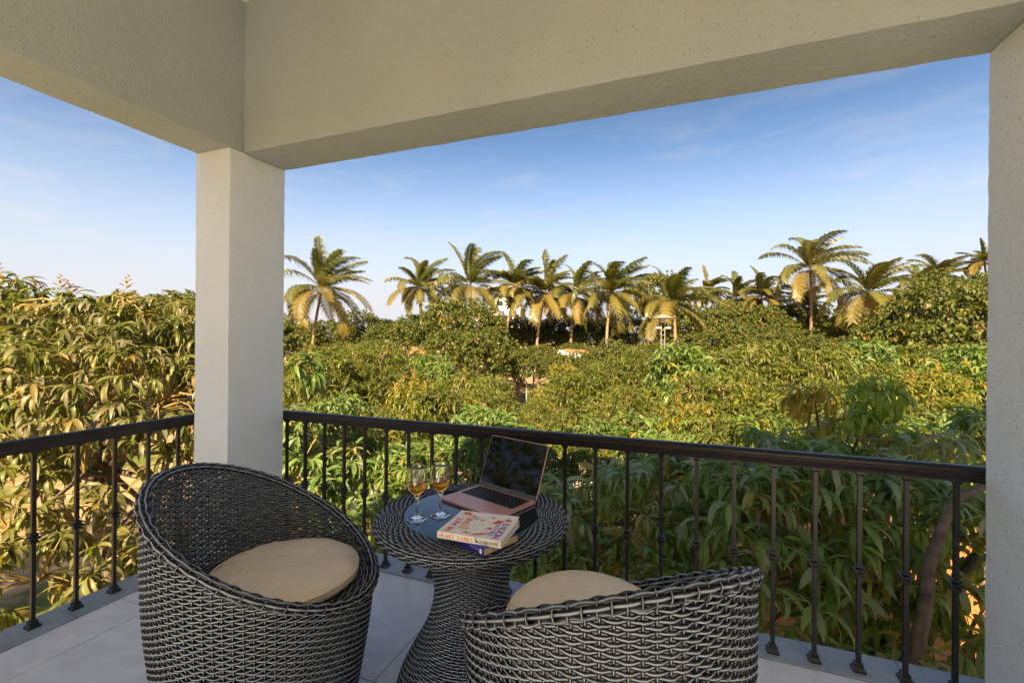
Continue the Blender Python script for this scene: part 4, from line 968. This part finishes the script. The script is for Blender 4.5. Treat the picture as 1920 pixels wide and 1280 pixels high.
# white house behind the palms
dp = 62; q = at(935, 640, dp); wh = yaw_empty('villa', 945, dp, 'white two-storey villa glimpsed between the palm trunks', 'house')
zt = at(945, 562, dp)[2] - GZ; zs = at(945, 588, dp)[2] - GZ
boxpart('wall', M_WALLW, wh, -2.2, 2.2, .9, 6, -.1, zt + 1.6)
boxpart('balcony_slab', M_WALLW, wh, -1.8, 1.7, -.6, .895, zs - .25, zs)
boxpart('parapet', M_WALLW, wh, -1.8, 1.7, -.6, -.45, zs + .004, zs + 1.0)
boxpart('roof', M_WALLW, wh, -2.5, 2.5, -.8, 6.2, zt + 1.605, zt + 1.85)
for sx in (-1.5, 1.3): boxpart('post', M_WALLW, wh, sx - .15, sx + .15, -.5, -.2, -.1, zs - .255)
for sx in (-1.1, .5):
    w_ = boxpart('window', M_WALLW, wh, sx - .1, sx + 1.0, .84, .898, zs + .3, zs + 1.9); boxpart('pane', M_WINDOW, w_, sx, sx + .9, .82, .838, zs + .4, zs + 1.8)
boxpart('doorway', M_WINDOW, wh, -.6, .6, .86, .897, 0, 2.2)
# open shed
dp = 42; sh = yaw_empty('open_shed', 1072, dp, 'open garden shed with white and orange sloping roof under the palms', 'shed')
zr = at(1072, 662, dp)[2] - GZ
b = MB(); b.add([(-1.5, -1.4, zr - .28), (1.5, -1.4, zr - .42), (1.5, 1.4, zr + .1), (-1.5, 1.4, zr + .25), (-1.5, -1.4, zr - .24), (1.5, -1.4, zr - .38), (1.5, 1.4, zr + .14), (-1.5, 1.4, zr + .29)], [(3, 2, 1, 0), (4, 5, 6, 7), (0, 1, 5, 4), (1, 2, 6, 5), (2, 3, 7, 6), (3, 0, 4, 7)]); b.build('roof', M_SHEET, sh)
b = MB(); b.add([(-.5, .2, zr + .16), (1.7, .2, zr + .06), (1.7, 1.5, zr + .28), (-.5, 1.5, zr + .38)], [(0, 1, 2, 3)]); o = b.build('tiled_roof', M_RUST, sh); sd = o.modifiers.new('solid', 'SOLIDIFY'); sd.thickness = .05
for sx, sy in ((-1.4, -1.2), (1.4, -1.2), (-1.4, 1.2), (1.4, 1.2)): boxpart('post', M_STEEL, sh, sx - .05, sx + .05, sy - .05, sy + .05, -.1, zr - .36 + (.5 if sy > 0 else 0))
# small hut
dp = 30; hu = yaw_empty('hut', 788, dp, 'small dark green hut with an orange tiled roof among the trees', 'hut')
zr = at(788, 650, dp)[2] - GZ
boxpart('wall', M_DGREEN, hu, -.5, .45, -.5, 1.3, -.1, zr - .5)
for sg in (-1, 1):
    b = MB(); b.add([(-.6, .4, zr), (.55, .4, zr), (.55, .4 + sg * 1.1, zr - .45), (-.6, .4 + sg * 1.1, zr - .45)], [(0, 1, 2, 3)]); o = b.build('roof', M_RUST, hu); sd = o.modifiers.new('solid', 'SOLIDIFY'); sd.thickness = .05
# garden lamps, poles and sign
GLp = 'black garden lamp posts'
for px, ty in ((1001, 694), (925, 706)):
    dp = 30; lp = yaw_empty('lamp_post', px, dp, 'short black garden lamp post with round globe top', 'lamp post', GLp); h = at(px, ty, dp)[2] - GZ
    b = MB(); b.tube([(0, 0, -.05), (0, 0, h)], [.07, .05], 8); b.build('post', M_BLACKP, lp)
    b = MB(); b.lathe([(0, h - .02), (.10, h + .03), (.14, h + .14), (.10, h + .25), (0, h + .3)], 12, capb=False, capt=False); b.build('globe', M_WINDOW, lp, smooth=True)
dp = 30
pl = yaw_empty('arched_pole', 945, dp, 'thin steel garden pole with an arched arm reaching sideways', 'pole'); h = at(945, 700, dp)[2] - GZ
b = MB(); b.tube([(0, 0, -.05), (0, 0, h)], .035, 6); b.build('post', M_STEEL, pl)
b = MB(); b.tube([(-.55, 0, h - .8), (-.45, 0, h - .3), (-.2, 0, h - .06), (.1, 0, h + .03), (.5, 0, h + .18)], .025, 6); b.build('arm', M_STEEL, pl)
fr = yaw_empty('pipe_frame', 988, dp, 'pale pipe frame with a crossbar in the garden clearing', 'frame'); h = at(988, 680, dp)[2] - GZ
b = MB(); b.tube([(0, 0, -.05), (0, 0, h)], .05, 6); b.build('post', M_STEEL, fr)
b = MB(); b.tube([(-.7, 0, h - .95), (0, 0, h - .95)], .035, 6); b.build('crossbar', M_STEEL, fr)
b = MB(); b.tube([(-.7, 0, h - .05), (-.35, 0, h - .1), (0, 0, h - .25), (.4, 0, h - .6), (.6, 0, h - .9)], .025, 6); b.build('arm', M_STEEL, fr)
b = MB(); b.box(-.18, .18, -.05, .05, h, h + .08); b.build('top_plate', M_LAMPW, fr)
tg = yaw_empty('triangle_sign', 1003, dp + .6, 'white triangular sign behind a black lamp post', 'sign'); h = at(1003, 696, dp + .6)[2] - GZ
b = MB(); tri = [(-.30, h - .42), (.30, h - .42), (0, h + .12)]; tri2 = [(-.15, h - .32), (.15, h - .32), (0, h - .08)]
for y0 in (0,):
    vs = [(x, y0, z) for x, z in tri + tri2] + [(x, y0 + .03, z) for x, z in tri + tri2]; fs = []
    for k in range(3): j = (k + 1) % 3; fs += [(k, j, 3 + j, 3 + k), (6 + k, 9 + k, 9 + j, 6 + j), (k, 6 + k, 6 + j, j), (3 + k, 3 + j, 9 + j, 9 + k)]
    b.add(vs, fs)
b.build('panel', M_LAMPW, tg)
b = MB(); b.tube([(0, .015, -.05), (0, .015, h - .42)], .03, 6); b.build('post', M_STEEL, tg)
bo = yaw_empty('bollard', 938, dp + 1, 'short orange and white striped bollard', 'bollard')
for k, m_ in enumerate((INK['orange'], M_LAMPW, INK['orange'], M_LAMPW)):
    b = MB(); b.lathe([(.11 - k * .01, k * .26 - (.05 if k == 0 else -.001)), (.105 - k * .01, k * .26 + .258)], 10); b.build('band', m_, bo)
